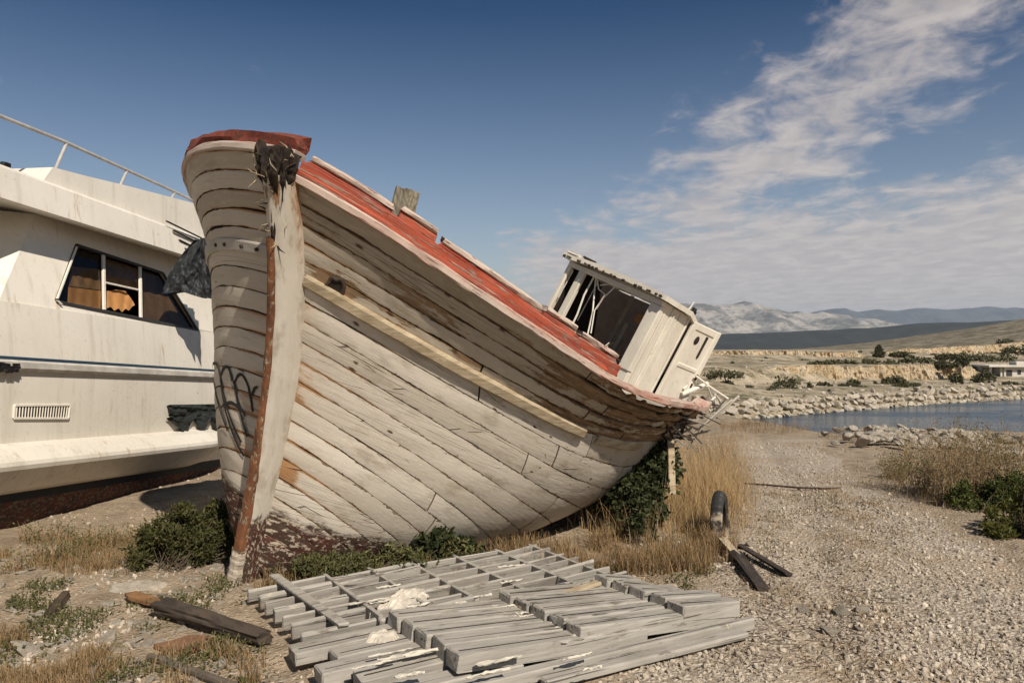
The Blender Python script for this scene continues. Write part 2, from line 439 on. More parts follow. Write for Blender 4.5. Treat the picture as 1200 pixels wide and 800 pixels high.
# ------------------------------------------------------------------ far hills and mountains
def ridge(name, pts, Zr, Zfront, zbase, mat, amp, nseed, rows=60, cols=420, back=1.35, sc=.004):
    px = np.linspace(pts[0][0], pts[-1][0], cols)
    py = np.interp(px, [p[0] for p in pts], [p[1] for p in pts])
    top = EYE + (CY - py) / F * Zr
    top = top + amp * .45 * fbm(px * .07, px * 0, oct=5, seed=nseed)
    X0 = (px - CX) / F * Zr
    v = np.linspace(0, 1, rows)
    PX, V = np.meshgrid(np.arange(cols), v, indexing='ij')
    T = top[PX]; XX = X0[PX]
    Yv = np.where(V < .7, Zfront + (Zr - Zfront) * V / .7, Zr + (Zr * (back - 1)) * (V - .7) / .3)
    prof = np.where(V < .7, np.sin(np.clip(V / .7, 0, 1) * np.pi / 2) ** 1.15, np.cos((V - .7) / .3 * np.pi / 2))
    n = fbm(XX * sc, Yv * sc * .8, oct=5, seed=nseed + 3)
    rid = 1 - np.abs(fbm(XX * sc * .7, Yv * sc * .5, oct=4, seed=nseed + 9)) * 2
    Zz = zbase + (T - zbase) * prof + amp * (n * .8 + (rid - .5) * .8) * np.sin(np.clip(V / .7, 0, 1) * np.pi) * (V < .7)
    m = MB(); m.grid(np.stack([XX, Yv, Zz], -1))
    o = m.build(name, mat, origin=(0, Zr, zbase), smooth=True)
    return tag(o, kind='structure')
def M_far(name, c1, c2, sc, lo=.4, hi=.6):
    t = NT(name, .95); co = t.co()
    n = t.noise(co, sc, 7, .65); n2 = t.noise(co, sc * 5, 5, .7)
    t.base(t.mix(t.rng(t.math('ADD', t.math('MULTIPLY', n, .6), t.math('MULTIPLY', n2, .4)), lo, hi), c1, c2))
    t.bump(n2, .6, 1 / sc * .06)
    return t.m
ridge('mountain', [(250, 372), (600, 362), (740, 353), (790, 356), (815, 357), (850, 358), (868, 355), (890, 360), (912, 366), (940, 368), (962, 372), (1010, 378), (1040, 386), (1100, 402)], 6500, 5000, -10, M_far('karst_rock', (.33, .30, .26), (.105, .10, .085), .0045, .42, .56), 60, 41, sc=.0034)
ridge('mountain', [(700, 396), (800, 382), (900, 376), (930, 372), (958, 365), (976, 362), (1000, 367), (1020, 363), (1046, 366), (1075, 360), (1090, 362), (1112, 365), (1140, 361), (1160, 359), (1180, 363), (1200, 362), (1260, 364), (1400, 368), (1600, 380)], 9500, 8000, -10, M_far('far_mountain_scrub', (.075, .075, .07), (.035, .037, .037), .003), 70, 61, sc=.0022)
ridge('hills', [(300, 396), (600, 392), (780, 391), (830, 392), (900, 390), (960, 387), (1020, 384), (1080, 379), (1150, 377), (1200, 375), (1300, 373), (1500, 385)], 2500, 2150, -10, M_far('dark_scrub', (.013, .016, .015), (.026, .028, .021), .02), 5, 71, sc=.008)
ridge('hills', [(900, 413), (940, 411), (1000, 406), (1060, 399), (1100, 393), (1150, 385), (1200, 377), (1300, 358), (1450, 340), (1700, 350)], 460, 285, -1.5, M_far('stony_hillside', (.22, .185, .13), (.085, .072, .044), .13, .42, .56), 1.0, 81, sc=.03)

# quarry faces
def M_quarry():
    t = NT('quarry_rock', .95); co = t.co()
    n = t.noise(co, .35, 6, .65); n2 = t.noise(t.mapv(co, (1.1, 1.1, .22)), 1., 5, .65); n3 = t.noise(co, 2.4, 5, .7)
    col = t.mix(t.rng(n, .35, .65), (.50, .41, .29), (.40, .29, .17))
    col = t.mix(t.rng(n2, .5, .72, 0, .75), col, (.21, .155, .095))
    col = t.mix(t.rng(n3, .56, .7, 0, .6), col, (.15, .12, .08))
    nz = t.n('ShaderNodeSeparateXYZ', {0: t.n('ShaderNodeNewGeometry').outputs['Normal']}).outputs[2]
    col = t.mix(t.math('MULTIPLY', t.rng(nz, .6, .9), t.rng(n3, .42, .55, .2, .9)), col, (.10, .095, .045))
    t.base(col); t.bump(t.math('ADD', n2, n3), .9, .35)
    return t.m
MAT['quarry'] = M_quarry()
def cliff(px0, px1, Z0, Z1, base, top, amp, seed, depth=14, cols=420):
    px = np.linspace(px0, px1, cols); u = np.linspace(0, 1, cols)
    Zc = Z0 + (Z1 - Z0) * u
    yb = np.interp(px, *zip(*base)); yt = np.interp(px, *zip(*top))
    zb = EYE + (CY - yb) / F * Zc; zt = EYE + (CY - yt) / F * Zc
    X = (px - CX) / F * Zc
    zt = zt + amp * .35 * fbm(X * .35, X * 0, oct=4, seed=seed + 1)
    zt = zb + (zt - zb) * sm(0, .05, u) * (1 - .6 * sm(.93, 1, u))
    rows = 60
    v = np.linspace(0, 1, rows)
    U, V = np.meshgrid(np.arange(cols), v, indexing='ij')
    wall = np.clip(V / .6, 0, 1); flat = np.clip((V - .6) / .4, 0, 1)
    Xg = X[U]; Zg = (zb - .8)[U] + (zt - zb + .8)[U] * wall ** .85
    d = amp * 2.0 * fbm(Xg * .22, Zg * .2, oct=4, seed=seed) + amp * .9 * np.abs(fbm(Xg * 1.6, Zg * .9, oct=4, seed=seed + 3)) + amp * .7 * fbm(Xg * .9, Zg * .35, oct=3, seed=seed + 5)
    Yg = Zc[U] + d * (1 - flat) + wall * .9 * amp + flat ** 1.5 * depth
    Zg = Zg - flat * .9 + .3 * amp * fbm(Xg * .5, Yg * .5, oct=3, seed=seed + 7) * (wall >= 1)
    m = MB(); m.grid(np.stack([Xg, Yg, Zg], -1))
    tag(m.build('cliff', MAT['quarry'], smooth=False), kind='structure')
cliff(868, 1165, 104, 124, [(868, 455), (920, 457), (1000, 454), (1100, 449), (1165, 445)], [(868, 440), (905, 432), (960, 428), (1040, 429), (1100, 427), (1165, 431)], 1.0, 101)
cliff(720, 1025, 160, 172, [(720, 434), (1025, 424)], [(720, 411), (830, 411), (900, 411), (960, 412), (1012, 413), (1025, 418)], 1.1, 131, 25)
cliff(1030, 1330, 205, 235, [(1030, 416), (1200, 408), (1330, 402)], [(1030, 413), (1080, 409), (1140, 405), (1200, 401), (1330, 393)], .9, 151, 30)

# ------------------------------------------------------------------ rocks
def ico(sub):
    p = (1 + 5 ** .5) / 2
    v = [(-1, p, 0), (1, p, 0), (-1, -p, 0), (1, -p, 0), (0, -1, p), (0, 1, p), (0, -1, -p), (0, 1, -p), (p, 0, -1), (p, 0, 1), (-p, 0, -1), (-p, 0, 1)]
    f = [(0, 11, 5), (0, 5, 1), (0, 1, 7), (0, 7, 10), (0, 10, 11), (1, 5, 9), (5, 11, 4), (11, 10, 2), (10, 7, 6), (7, 1, 8), (3, 9, 4), (3, 4, 2), (3, 2, 6), (3, 6, 8), (3, 8, 9), (4, 9, 5), (2, 4, 11), (6, 2, 10), (8, 6, 7), (9, 8, 1)]
    v = [unit(q) for q in v]
    for _ in range(sub):
        c = {}; g = []
        def mid(a, b):
            k = (min(a, b), max(a, b))
            if k not in c:
                c[k] = len(v); v.append(unit(v[a] + v[b]))
            return c[k]
        for a, b, d in f:
            x, y, z = mid(a, b), mid(b, d), mid(d, a)
            g += [(a, x, z), (b, y, x), (d, z, y), (x, y, z)]
        f = g
    return A(v), A(f)
ICO1 = ico(0); ICO3 = ico(3)
def rock_verts(seed, size=(1, 1, .6), cuts=15, rough=.09):
    r = np.random.default_rng(seed)
    v, f = ICO3; v = v.copy()
    for _ in range(cuts):
        d = unit(r.standard_normal(3)); h = r.uniform(.42, .82)
        k = v @ d - h
        v = v - np.where(k > 0, k * .92, 0)[:, None] * d
    v = v * (1 + rough * fbm(v[:, 0] * 2.5 + seed, v[:, 1] * 2.5, v[:, 2] * 2.5, oct=3, seed=seed))[:, None]
    return v * A(size), f
def rock_obj(name, seed, size, mat, label, cat, group, loc, rz, sc):
    m = MB(); v, f = rock_verts(seed, size); m.add(v, f)
    o = m.build(name, mat, origin=(0, 0, 0))
    tag(o, label, cat, group); o.location = loc; o.rotation_euler[2] = rz; o.scale = (sc,) * 3
    return o
MAT['lime'] = M_rock('pale_limestone', (.50, .44, .36), (.33, .285, .22), 3.)
MAT['ground_stone'] = M_rock('field_stone', (.42, .37, .295), (.30, .26, .20), 6.)

def scatter_rocks(spots, seeds, mat, label, cat, group, name, size=(1, .85, .6)):
    proto = []
    for i, (x, y, z, s) in enumerate(spots):
        if i < len(seeds):
            o = rock_obj(name, seeds[i], size, mat, label, cat, group, (x, y, z), RNG.uniform(0, 6.28), s); proto.append(o)
        else:
            c = proto[i % len(proto)].copy(); C.objects.link(c)
            c.location = (x, y, z); c.rotation_euler = (RNG.uniform(-.5, .5), RNG.uniform(-.5, .5), RNG.uniform(0, 6.28)); c.scale = (s * RNG.uniform(.8, 1.3), s, s * RNG.uniform(.75, 1.2))
# armour stones of the far shore
sp = []
for row, (w, dz, n) in enumerate(((.2, -4.35, 92), (1.2, -3.85, 90), (2.3, -3.35, 84), (3.2, -2.9, 30))):
    for k in range(n):
        px = 842 + (1225 - 842) * (k + RNG.uniform(.1, .9)) / n
        X = 15.5 + (61 + 4 - 15.5) * ((px - 842) / (1200 - 842)) ** 1.12
        Y = Zs(X) + w + RNG.uniform(-.3, .3)
        sp.append((X, Y, dz + RNG.uniform(-.1, .15), RNG.uniform(.24, .62) * (1 if row < 3 else .7)))
random.shuffle(sp)
scatter_rocks(sp, range(900, 912), MAT['lime'], 'pale limestone boulder in the stone bank on the far shore of the bay', 'boulder', 'boulders of the far shore bank', 'boulder', (1, .9, .75))
# rocky outcrop at the near water edge
sp = []
for k in range(170):
    px = RNG.choice([RNG.normal(1024, 24), RNG.uniform(1050, 1240), RNG.uniform(1040, 1200)]); Z = RNG.uniform(12.6, 15.2) - max(0, px - 1080) * .012; s_ = RNG.uniform(.04, .15) * (1.15 if px > 1080 else 1)
    X = (px - CX) / F * Z; sp.append((X, Z, max(hz(X, Z), -.5) + s_ * .12 + (.10 if 985 < px < 1060 else .05), s_))
scatter_rocks(sp, range(930, 940), MAT['lime'], 'pale limestone rock at the near water edge beyond the gravel track', 'rock', 'rocks along the near water edge', 'rock', (1.2, .95, .62))
# flat stones in the rough ground left of the bow
sp = []
for px, py, s in ((160, 690, .17), (85, 668, .09), (82, 682, .07), (128, 708, .08), (185, 665, .06), (250, 668, .08), (60, 712, .09), (15, 712, .09), (88, 737, .10), (165, 728, .08), (172, 738, .06), (35, 760, .10), (120, 748, .09), (20, 740, .07), (255, 700, .06), (215, 682, .05), (205, 698, .05), (140, 760, .06), (190, 748, .06), (5, 775, .08), (108, 690, .05), (60, 690, .05), (230, 655, .05), (212, 712, .07), (150, 775, .05), (185, 772, .06), (268, 760, .05), (40, 725, .06), (135, 728, .06), (75, 752, .06)):
    p = gnd(px, py); sp.append((p[0], p[1], hz(p[0], p[1]) - s * .04, s))
for _ in range(150):
    px, py = RNG.uniform(-40, 300), RNG.uniform(640, 800); s = RNG.uniform(.018, .065)
    p = gnd(px, py); sp.append((p[0], p[1], hz(p[0], p[1]) - s * .05, s))
scatter_rocks(sp, range(950, 960), MAT['lime'], 'flat pale stone lying in the rough ground between the motor yacht and the wooden bow', 'stone', 'flat pale stones in front of the yacht', 'stone', (1.3, .9, .34))
# stones round the hull, grating and on the track
sp = []
for px, py, s in ((1010, 715, .06), (985, 715, .06), (970, 735, .055), (940, 712, .05), (620, 645, .10), (560, 668, .08), (595, 655, .07), (690, 660, .06), (855, 655, .07), (880, 640, .05), (1005, 735, .03), (905, 700, .04), (950, 740, .035), (1110, 700, .03), (1150, 705, .04), (870, 690, .04), (660, 668, .06), (520, 662, .06)):
    p = gnd(px, py); sp.append((p[0], p[1], hz(p[0], p[1]) + s * .15, s))
for _ in range(60):
    px, py = RNG.uniform(820, 1230), RNG.uniform(560, 800); s = RNG.uniform(.012, .026)
    p = gnd(px, py); sp.append((p[0], p[1], hz(p[0], p[1]) + s * .1, s))
scatter_rocks(sp, range(970, 978), MAT['ground_stone'], 'loose rounded stone on the gravel beside the wreck and the grey grating', 'stone', 'loose stones on the gravel track', 'loose_stone', (1.1, .9, .65))

# gravel: nobody could count it
def gravel(n, name, pick, smin, smax, mat):
    v0, f0 = ICO1
    P = pick(n); n = len(P)
    s = smin + (smax - smin) * RNG.uniform(0, 1, n) ** 3.2
    M3 = RNG.standard_normal((n, 3, 3)); Q = np.linalg.qr(M3)[0]
    dim = np.stack([RNG.uniform(.8, 1.35, n), RNG.uniform(.7, 1.1, n), RNG.uniform(.45, .8, n)], -1) * s[:, None]
    vv = v0[None] * (1 + RNG.uniform(-.22, .22, (n, 12, 1))) * dim[:, None, :]
    vv = np.einsum('nij,nkj->nki', Q, vv)
    vv = vv + P[:, None, :] + A([0, 0, 1]) * (s * .22)[:, None, None]
    ff = (f0[None] + (np.arange(n) * 12)[:, None, None]).reshape(-1, 3)
    m = MB(); m.add(vv.reshape(-1, 3), ff, rnd=np.repeat(np.clip(RNG.uniform(0, 1, n) * .7 + .15 + .55 * fbm(P[:, 0] * 1.7, P[:, 1] * 1.7, oct=3, seed=19), 0, 1), 12))
    return tag(m.build(name, mat, origin=(0, 5, 0)), kind='stuff')
def M_gravel():
    t = NT('gravel_stone', .9); r = t.attr('rnd'); n = t.noise(t.co(), 60, 3)
    col = t.mix(r, (.53, .46, .37), (.20, .16, .12))
    t.base(t.mix(t.rng(n, .4, .7, 0, .5), col, (.17, .13, .095)))
    return t.m
def pick_path(n):
    # denser near the camera
    Y = 2.6 + 11 * RNG.uniform(0, 1, n) ** 1.9; X = RNG.uniform(-.75, 1, n) * (Y * .72 + .4)
    d = fbm(X * 1.3, Y * 1.3, oct=4, seed=8)
    k = RNG.uniform(0, 1, n) < np.clip(path_mask(X, Y) * .6 + .25 + 1.3 * d, .06, 1)
    X, Y = X[k], Y[k]
    return np.stack([X, Y, height(X, Y)], -1)
gravel(90000, 'gravel', pick_path, .0035, .021, M_gravel())

# ================================================================== the wooden boat
BP = dict(X=-1.881, Z=5.357, Zg=-.01, L=6.2, h0=2.721, h1=1.651, h2=2.154, bm=1.718, sm=.392, p0=.9, p1=.55, a0=2.496, a1=2.294, b0=.451, b1=.758, bst=.334, r1=-.075, r2=-.229, r3=-.58, kst=.167, ts0=.207, ts1=.227, q0=.32, q1=.42, bs=1.86, e0=.062, fl=.24)
def axes(yaw, heel, pitch):
    y, h, p = map(math.radians, (yaw, heel, pitch))
    a = A([math.cos(y), math.sin(y), 0]); pt = A([math.sin(y), -math.cos(y), 0])
    a2 = a * math.cos(p) - UP * math.sin(p); u2 = UP * math.cos(p) + a * math.sin(p)
    return a2, pt * math.cos(h) - u2 * math.sin(h), u2 * math.cos(h) + pt * math.sin(h)
BA, BPt, BU = axes(62, 16.786, 1.952)
BO = A([BP['X'], BP['Z'], BP['Zg']])
def bw(x, y, z): return BO + np.asarray(x)[..., None] * BA + np.asarray(y)[..., None] * BPt + np.asarray(z)[..., None] * BU
def stemx(f):
    n = [0, 1 / 3, 2 / 3, 1.]; v = [0, BP['r1'], BP['r2'], BP['r3']]; o = 0
    for i in range(4):
        l = 1.
        for j in range(4):
            if j != i: l = l * (f - n[j]) / (n[i] - n[j])
        o = o + v[i] * l
    return o
def rabf(f): return .125 + .075 * sm(.05, .6, f)
def hull(s, t, side):
    s = np.asarray(s, float); t = np.asarray(t, float); s, t = np.broadcast_arrays(s, t)
    P = BP; f = 1 - t
    xs = stemx(f) + rabf(f)
    x = xs + s * (P['L'] - xs)
    s2 = np.minimum(s, .55)
    zs = P['h0'] * (1 - s2) * (1 - 2 * s2) + 4 * P['h1'] * s2 * (1 - s2) + P['h2'] * s2 * (2 * s2 - 1) + .25 * np.maximum(0, s - .55) + .16 * sm(.22, .46, s)
    zk = P['kst'] * s ** 4
    z = zk + (zs - zk) * f
    pp = P['p0'] + (P['p1'] - P['p0']) * t if side > 0 else .50 - .08 * t
    g = np.sin(np.pi / 2 * np.clip(s / (P['sm'] if side > 0 else .30), 0, 1)) ** pp
    q = np.clip((s - P['sm']) / (1 - P['sm']), 0, 1)
    g = g * (1 - (1 - P['bst']) * q ** 2.2)
    ss = np.clip(s / .6, 0, 1); ss = ss * ss * (3 - 2 * ss)
    aa = P['a0'] + (P['a1'] - P['a0']) * ss; bb = P['b0'] + (P['b1'] - P['b0']) * ss
    if side < 0: aa, bb = 2.25, .60
    c = np.clip(1 - np.clip(t, 0, 1) ** aa, 0, 1) ** bb
    y = (P['bm'] if side > 0 else 2.08) * g * c
    ts = P['ts0'] + (P['ts1'] - P['ts0']) * s
    y = y + P['fl'] * np.clip(1 - t / ts, 0, 1) ** 1.2 * np.clip(1 - np.exp(-s / .035), 0, 1) * (1. if side > 0 else 1.05)
    if side < 0: y = 2.02 * (1 - (1 - np.minimum(y / 2.6, 1)) ** 1.62)
    if side < 0: z = z + .12 * f * np.exp(-(s / .186) ** 2)
    return bw(x, side * y, z)
def hnorm(s, t, side):
    e = 2e-3
    s = np.asarray(s, float); t = np.asarray(t, float)
    s1 = np.maximum(s, e * 2); t1 = np.clip(t, e, .985)
    ds = hull(s1 + e, t1, side) - hull(s1 - e, t1, side); dt = hull(s1, t1 + e, side) - hull(s1, t1 - e, side)
    n = unit(np.cross(ds, dt))
    return n * np.sign((n * (side * BPt - .35 * BU)).sum(-1, keepdims=True))
def tsf(s): return BP['ts0'] + (BP['ts1'] - BP['ts0']) * np.asarray(s)
NROW = 21
def trow(s, r):
    ts = tsf(s)
    s = np.asarray(s, float); sc_ = np.minimum(s, .40); fac = 1 + 2.2 * sc_ + 5.5 * sc_ ** 2
    return np.where(r <= 5, r / 5 * ts, np.minimum(ts + (1 - ts) * (r - 5) / 16 * fac, .999))
SEND = .69
boat = empty('wooden_boat', (BO[0], BO[1], 0.), 'derelict wooden fishing boat with peeling whitish planks and red rail, heeled over on the ground', 'boat')
bo_loc = A(boat.location)
mb = MB()
for side in (1, -1):
    for r in range(NROW):
        send = SEND + (RNG.uniform(-.15, .015) if r < 12 else 0)
        sl = np.linspace(0, send, 400); over = np.nonzero(trow(sl, r) > .965)[0]
        if len(over): send = sl[over[0]]
        if send < .02: continue
        cuts = [0.0, RNG.uniform(.12, .34)]
        while cuts[-1] < send - .12: cuts.append(cuts[-1] + RNG.uniform(.14, .28))
        cuts = [c for c in cuts if c < send - .05 or c == 0] + [send]
        for k in range(len(cuts) - 1):
            s0, s1 = cuts[k] + (.0008 if k else 0), cuts[k + 1] - .0008
            n = max(8, int((s1 - s0) * 420)) + (18 if k == 0 else 0)
            s = s0 + (s1 - s0) * np.linspace(0, 1, n) ** (1.8 if k == 0 else 1.)
            pid = RNG.uniform(0, 1)
            up = (r < 5)
            aft = sm(.13, .36, s) * (1. if up else .30)
            def gap(seed):
                g = .0011 + .0085 * np.maximum(0, fbm(s * 30, 0 * s + r * 3.7 + side, oct=3, seed=seed) - .02) + .0042 * np.maximum(0, fbm(s * 230, 0 * s + r, oct=3, seed=seed + 1) + .05)
                g = g * (1.55 if up else 1.) + aft * .060 * np.maximum(0, fbm(s * 30, 0 * s + r * 5.1, oct=4, seed=seed + 2) - .02)
                return g / 2.4
            ta = trow(s, r) + gap(200 + r); tb = trow(s, r + 1) - gap(300 + r)
            if side > 0 and r == 0: ta = ta + (tb - ta) * .85 * sm(.255, .29, s) * (1 - sm(.43, .47, s)) * (.75 + .5 * vnoise(s * 90, 0 * s, seed=4))
            if side > 0 and r in (1, 2): ta = ta + (tb - ta) * .5 * sm(.32, .36, s) * (1 - sm(.42, .48, s)) * (.7 + .6 * vnoise(s * 80, 0 * s, seed=6))
            tb = np.minimum(tb, .998); ta = np.minimum(ta, tb - .006)
            V = A([0, .035, .11, .28, .5, .72, .89, .965, 1.]); m = len(V)
            T = ta[:, None] + (tb - ta)[:, None] * V[None]
            Sg = np.repeat(s[:, None], m, 1)
            # ragged outer end of the broken planks
            if k == len(cuts) - 2: Sg = Sg + (np.linspace(0, 1, n) ** 6)[:, None] * (.03 * vnoise(V * 9 + r, 0 * V, seed=r + 50))[None]
            P = hull(Sg, T, side); N = hnorm(Sg, T, side)
            off = RNG.uniform(-.0035, .0035) + aft[:, None] * RNG.uniform(-.012, .012) * np.ones(m)[None] + .0015 * fbm(Sg * 20, T * 30, oct=2, seed=r)
            cup = -.0035 * (2 * V - 1) ** 2
            P = P + N * (off + cup[None])[..., None]
            th = .026
            wear = .03 + (.27 + .20 * np.clip(fbm(s * 9 + r, 0 * s + r * 2., oct=3, seed=88), -1, 1)) * up + (.30 * sm(.06, .32, s) if up else .24 * sm(.36, .62, s)) + RNG.uniform(-.06, .08)
            if side < 0: wear = wear * .55
            wear = wear[:, None] + .16 * (np.abs(2 * V - 1) ** 5)[None] * np.ones((n, 1))
            bx = np.exp(-((Sg - .022) / .014) ** 2 - ((T - .185) / .055) ** 2) if side > 0 else 0 * Sg
            wear = wear + .45 * bx
            rust = (.62 if not up else .35) * np.exp(-Sg / .022) * (.35 + RNG.uniform(0, .8)) + ((.95 * sm(-.1, .5, fbm(Sg * 14 + r * 7, 0 * Sg + r, oct=3, seed=61)) * np.exp(-Sg / .16) + .5 * sm(.15, .6, fbm(Sg * 18 + r * 5, 0 * Sg, oct=3, seed=62))) * (np.abs(2 * V - 1) ** 9)[None]) + .42 * bx + .30 * np.exp(-((Sg - .085) / .05) ** 2 - ((T - .76) / .05) ** 2)
            rust = rust + .28 * sm(.52, .78, vnoise(Sg * 30 + r, T * 40, seed=77)) + .0
            foul = .5 + (T - (.80 + .10 * np.minimum(Sg, .3)) ) * 7 if True else 0
            U = np.stack([Sg * 6.2, T * 2.5, np.full_like(T, pid * 40 + r * 3.1)], -1)
            kw = dict(wear=np.clip(wear, 0, 1), rust=np.clip(rust, 0, 1), rnd=np.full(T.shape, RNG.uniform(.55, 1) if up else RNG.uniform(0, .6)), foul=np.clip(foul, 0, 1), edge=np.repeat((np.abs(2 * V - 1) ** 6)[None], n, 0))  # upper rows set darker: dirty paint plus rail-overhang shade put into the colour
            mb.grid(P, U, flip=side < 0, **kw)
            # plank edges
            for P2, N2, ix in ((P[:, 0], N[:, 0], 0), (P[:, -1], N[:, -1], -1)):
                G = np.stack([P2, P2 - N2 * th], 1)
                mb.grid(G, np.repeat(U[:, ix][:, None], 2, 1), wear=.85, rust=0., rnd=.7, foul=0.)
            for P2, N2, ix in ((P[0], N[0], 0), (P[-1], N[-1], -1)):
                G = np.stack([P2, P2 - N2 * th], 1)
                mb.grid(G, np.repeat(U[ix][:, None], 2, 1), wear=.9, rust=0., rnd=.7, foul=0.)
mb.build('hull', MAT['hull'], boat)
# added dark backing shutting light out of the seams, and frames behind the planks
mb = MB()
for side in (1, -1):
    s = np.linspace(.002, .50, 90); t = np.linspace(.03, .999, 50)
    Sg, T = np.meshgrid(s, t, indexing='ij')
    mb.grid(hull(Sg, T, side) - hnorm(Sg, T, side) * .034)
mb.build('dark_backing', MAT['dark'], boat, smooth=True)
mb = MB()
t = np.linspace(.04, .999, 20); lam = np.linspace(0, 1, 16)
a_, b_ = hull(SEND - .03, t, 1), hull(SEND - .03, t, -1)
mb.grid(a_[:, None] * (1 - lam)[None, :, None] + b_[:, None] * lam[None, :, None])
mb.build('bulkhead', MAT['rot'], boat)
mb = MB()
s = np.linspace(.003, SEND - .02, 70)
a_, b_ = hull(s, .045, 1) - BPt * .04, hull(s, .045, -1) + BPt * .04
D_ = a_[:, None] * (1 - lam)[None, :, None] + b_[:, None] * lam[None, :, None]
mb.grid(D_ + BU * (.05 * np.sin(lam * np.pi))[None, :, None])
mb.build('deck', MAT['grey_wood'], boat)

for s_ in (.47, .52, .565, .61, .65):
    mb = MB(); t = np.linspace(.01, .6, 30); P0 = hull(s_ + 0 * t, t, 1); N0 = hnorm(s_ + 0 * t, t, 1); sd = unit(hull(s_ + .01 + 0 * t, t, 1) - P0)
    mb.grid(np.stack([P0 - N0 * .030 - sd * .03, P0 - N0 * .030 + sd * .03, P0 - N0 * .09 + sd * .03, P0 - N0 * .09 - sd * .03], 1), close=True); mb.build('rib', MAT['rot'], boat)
# stem
def stem_line(f): return bw(stemx(f), 0 * f, BP['h0'] * f)
f = np.linspace(-.035, 1.0, 90)
E = stem_line(f)
mb = MB()
sec = [(0.0, -.028), (-.004, 0), (0.0, .028), (.06, .052), (.20, .058), (.30, .05), (.30, -.05), (.20, -.058), (.06, -.052)]
P = np.stack([E + BA * (np.where(x > .1, x - .2 + rabf(f), x) + .004 * vnoise(f * 30, 0 * f, seed=i))[:, None] + BPt * (y + .003 * vnoise(f * 22, 0 * f, seed=i + 30))[:, None] for i, (x, y) in enumerate(sec)], 1)
Uv = np.stack([np.repeat((f * 2.5)[:, None], 9, 1), np.repeat(A([0, .03, .06, .12, .26, .36, .5, .6, .7])[None], 90, 0), np.full((90, 9), 3.3)], -1)
FF = np.repeat(f[:, None], 9, 1)
edge = np.zeros(9); edge[4] = .75; edge[3] = .1
mb.grid(P, Uv, close=True, edge=0., wear=np.clip(.0 + .45 * sm(.80, .98, FF), 0, 1), rust=np.clip(edge[None] * .55 + .5 * sm(.72, .95, FF) * .6 + 0 * FF, 0, 1), rnd=.25, foul=np.clip(.5 + (.185 - FF) * 7, 0, 1))
mb.add(P[-1], [list(range(9))], wear=1., rust=0., rnd=.5, foul=0.)
mb.build('stem_post', MAT['stemp'], boat, smooth=True)
f = np.linspace(-.035, .865, 80); E = stem_line(f)
mb = MB(); w = .040 - .016 * sm(.1, .5, f)
jx = .006 * fbm(f * 24, 0 * f, oct=3, seed=5)
P = np.stack([E + BA * (x + jx)[:, None] + BPt * (w * y + .004 * fbm(f * 30, 0 * f + y, oct=3, seed=8))[:, None] for x, y in ((.012, -1), (-.020, -1), (-.032, -.6), (-.034, .0), (-.032, .6), (-.020, 1), (.012, 1))], 1)
mb.grid(P, close=True)
st = mb.build('iron_strip', MAT['iron'], boat, smooth=False)
f = np.linspace(-.04, .105, 30); E = stem_line(f)
mb = MB(); jx = .010 * fbm(f * 60, 0 * f, oct=3, seed=15)
P = np.stack([E + BA * (x + jx)[:, None] + BPt * (.046 * y + .010 * fbm(f * 70, 0 * f + y, oct=3, seed=18))[:, None] for x, y in ((.02, -1), (-.026, -1), (-.042, -.4), (-.042, .4), (-.026, 1), (.02, 1))], 1)
mb.grid(P, close=True)
mb.build('foot_wrap', M_paint('flaking_white', (.46, .40, .32), (.36, .30, .23), (.13, .06, .035), .55, 3.5, (1, 1, 1), .9, .02), boat)
# rotten stem head
mb = MB()
f = np.linspace(.80, 1.055, 60); E = stem_line(np.minimum(f, 1)) + BU * (np.maximum(0, f - 1) * BP['h0'])[:, None] - BA * (np.maximum(0, f - 1) * .5)[:, None]
th = np.linspace(0, 2 * np.pi, 40, endpoint=False)
wx = np.interp(f, [.80, .86, .93, .97, 1.0, 1.05], [.010, .032, .048, .07, .105, .10]); wy = np.interp(f, [.80, .86, .93, .97, 1., 1.05], [.010, .026, .034, .048, .068, .072]); cx_ = np.interp(f, [.8, .9, 1.055], [.02, .05, .11])
Fg, Tg = np.meshgrid(f, th, indexing='ij')
nz = 1 + .55 * fbm(np.cos(Tg) * 3.2, np.sin(Tg) * 3.2, Fg * 26, oct=5, seed=3) + .34 * fbm(np.cos(Tg) * 9, np.sin(Tg) * 9, Fg * 14, oct=2, seed=13)
sq = np.clip(1 / np.maximum(np.abs(np.cos(Tg)), np.abs(np.sin(Tg))), 1, 1.25)
P = E[:, None] + BA * (cx_[:, None] + wx[:, None] * np.cos(Tg) * nz * sq)[..., None] + BPt * (wy[:, None] * np.sin(Tg) * nz * sq)[..., None]
P[-1] += BU * (.05 * fbm(np.cos(th) * 3, np.sin(th) * 3, oct=3, seed=9))[:, None]; P[-2] += BU * (.03 * fbm(np.cos(th) * 3, np.sin(th) * 3, oct=3, seed=9))[:, None]
mb.grid(P, close=True); mb.add(P[-1], [list(range(40))])
for i in range(46):
    q = P[RNG.integers(10, 60), RNG.integers(0, 40)]
    d = unit(BU * RNG.uniform(-.6, .9) + BPt * RNG.uniform(-.8, .9) - BA * RNG.uniform(-.2, .8)) * RNG.uniform(.03, .10)
    mb.tube(A([q, q + d * .5 + RNG.uniform(-.01, .01, 3), q + d]), [.007, .005, .001], 4)
mb.build('stem_head', MAT['char'], boat)
for i in range(26):
    mb = MB(); q = P[RNG.integers(14, 60), RNG.integers(0, 40)]
    d = unit(BU * RNG.uniform(-.9, .9) + BPt * RNG.uniform(-.8, .9) - BA * RNG.uniform(0, .8)) * RNG.uniform(.04, .12)
    mb.tube(A([q - d * .3, q + d * .5 + RNG.uniform(-.015, .015, 3), q + d]), [.002, .0035, .001], 4)
    mb.build('splinter', MAT['strake'], boat)

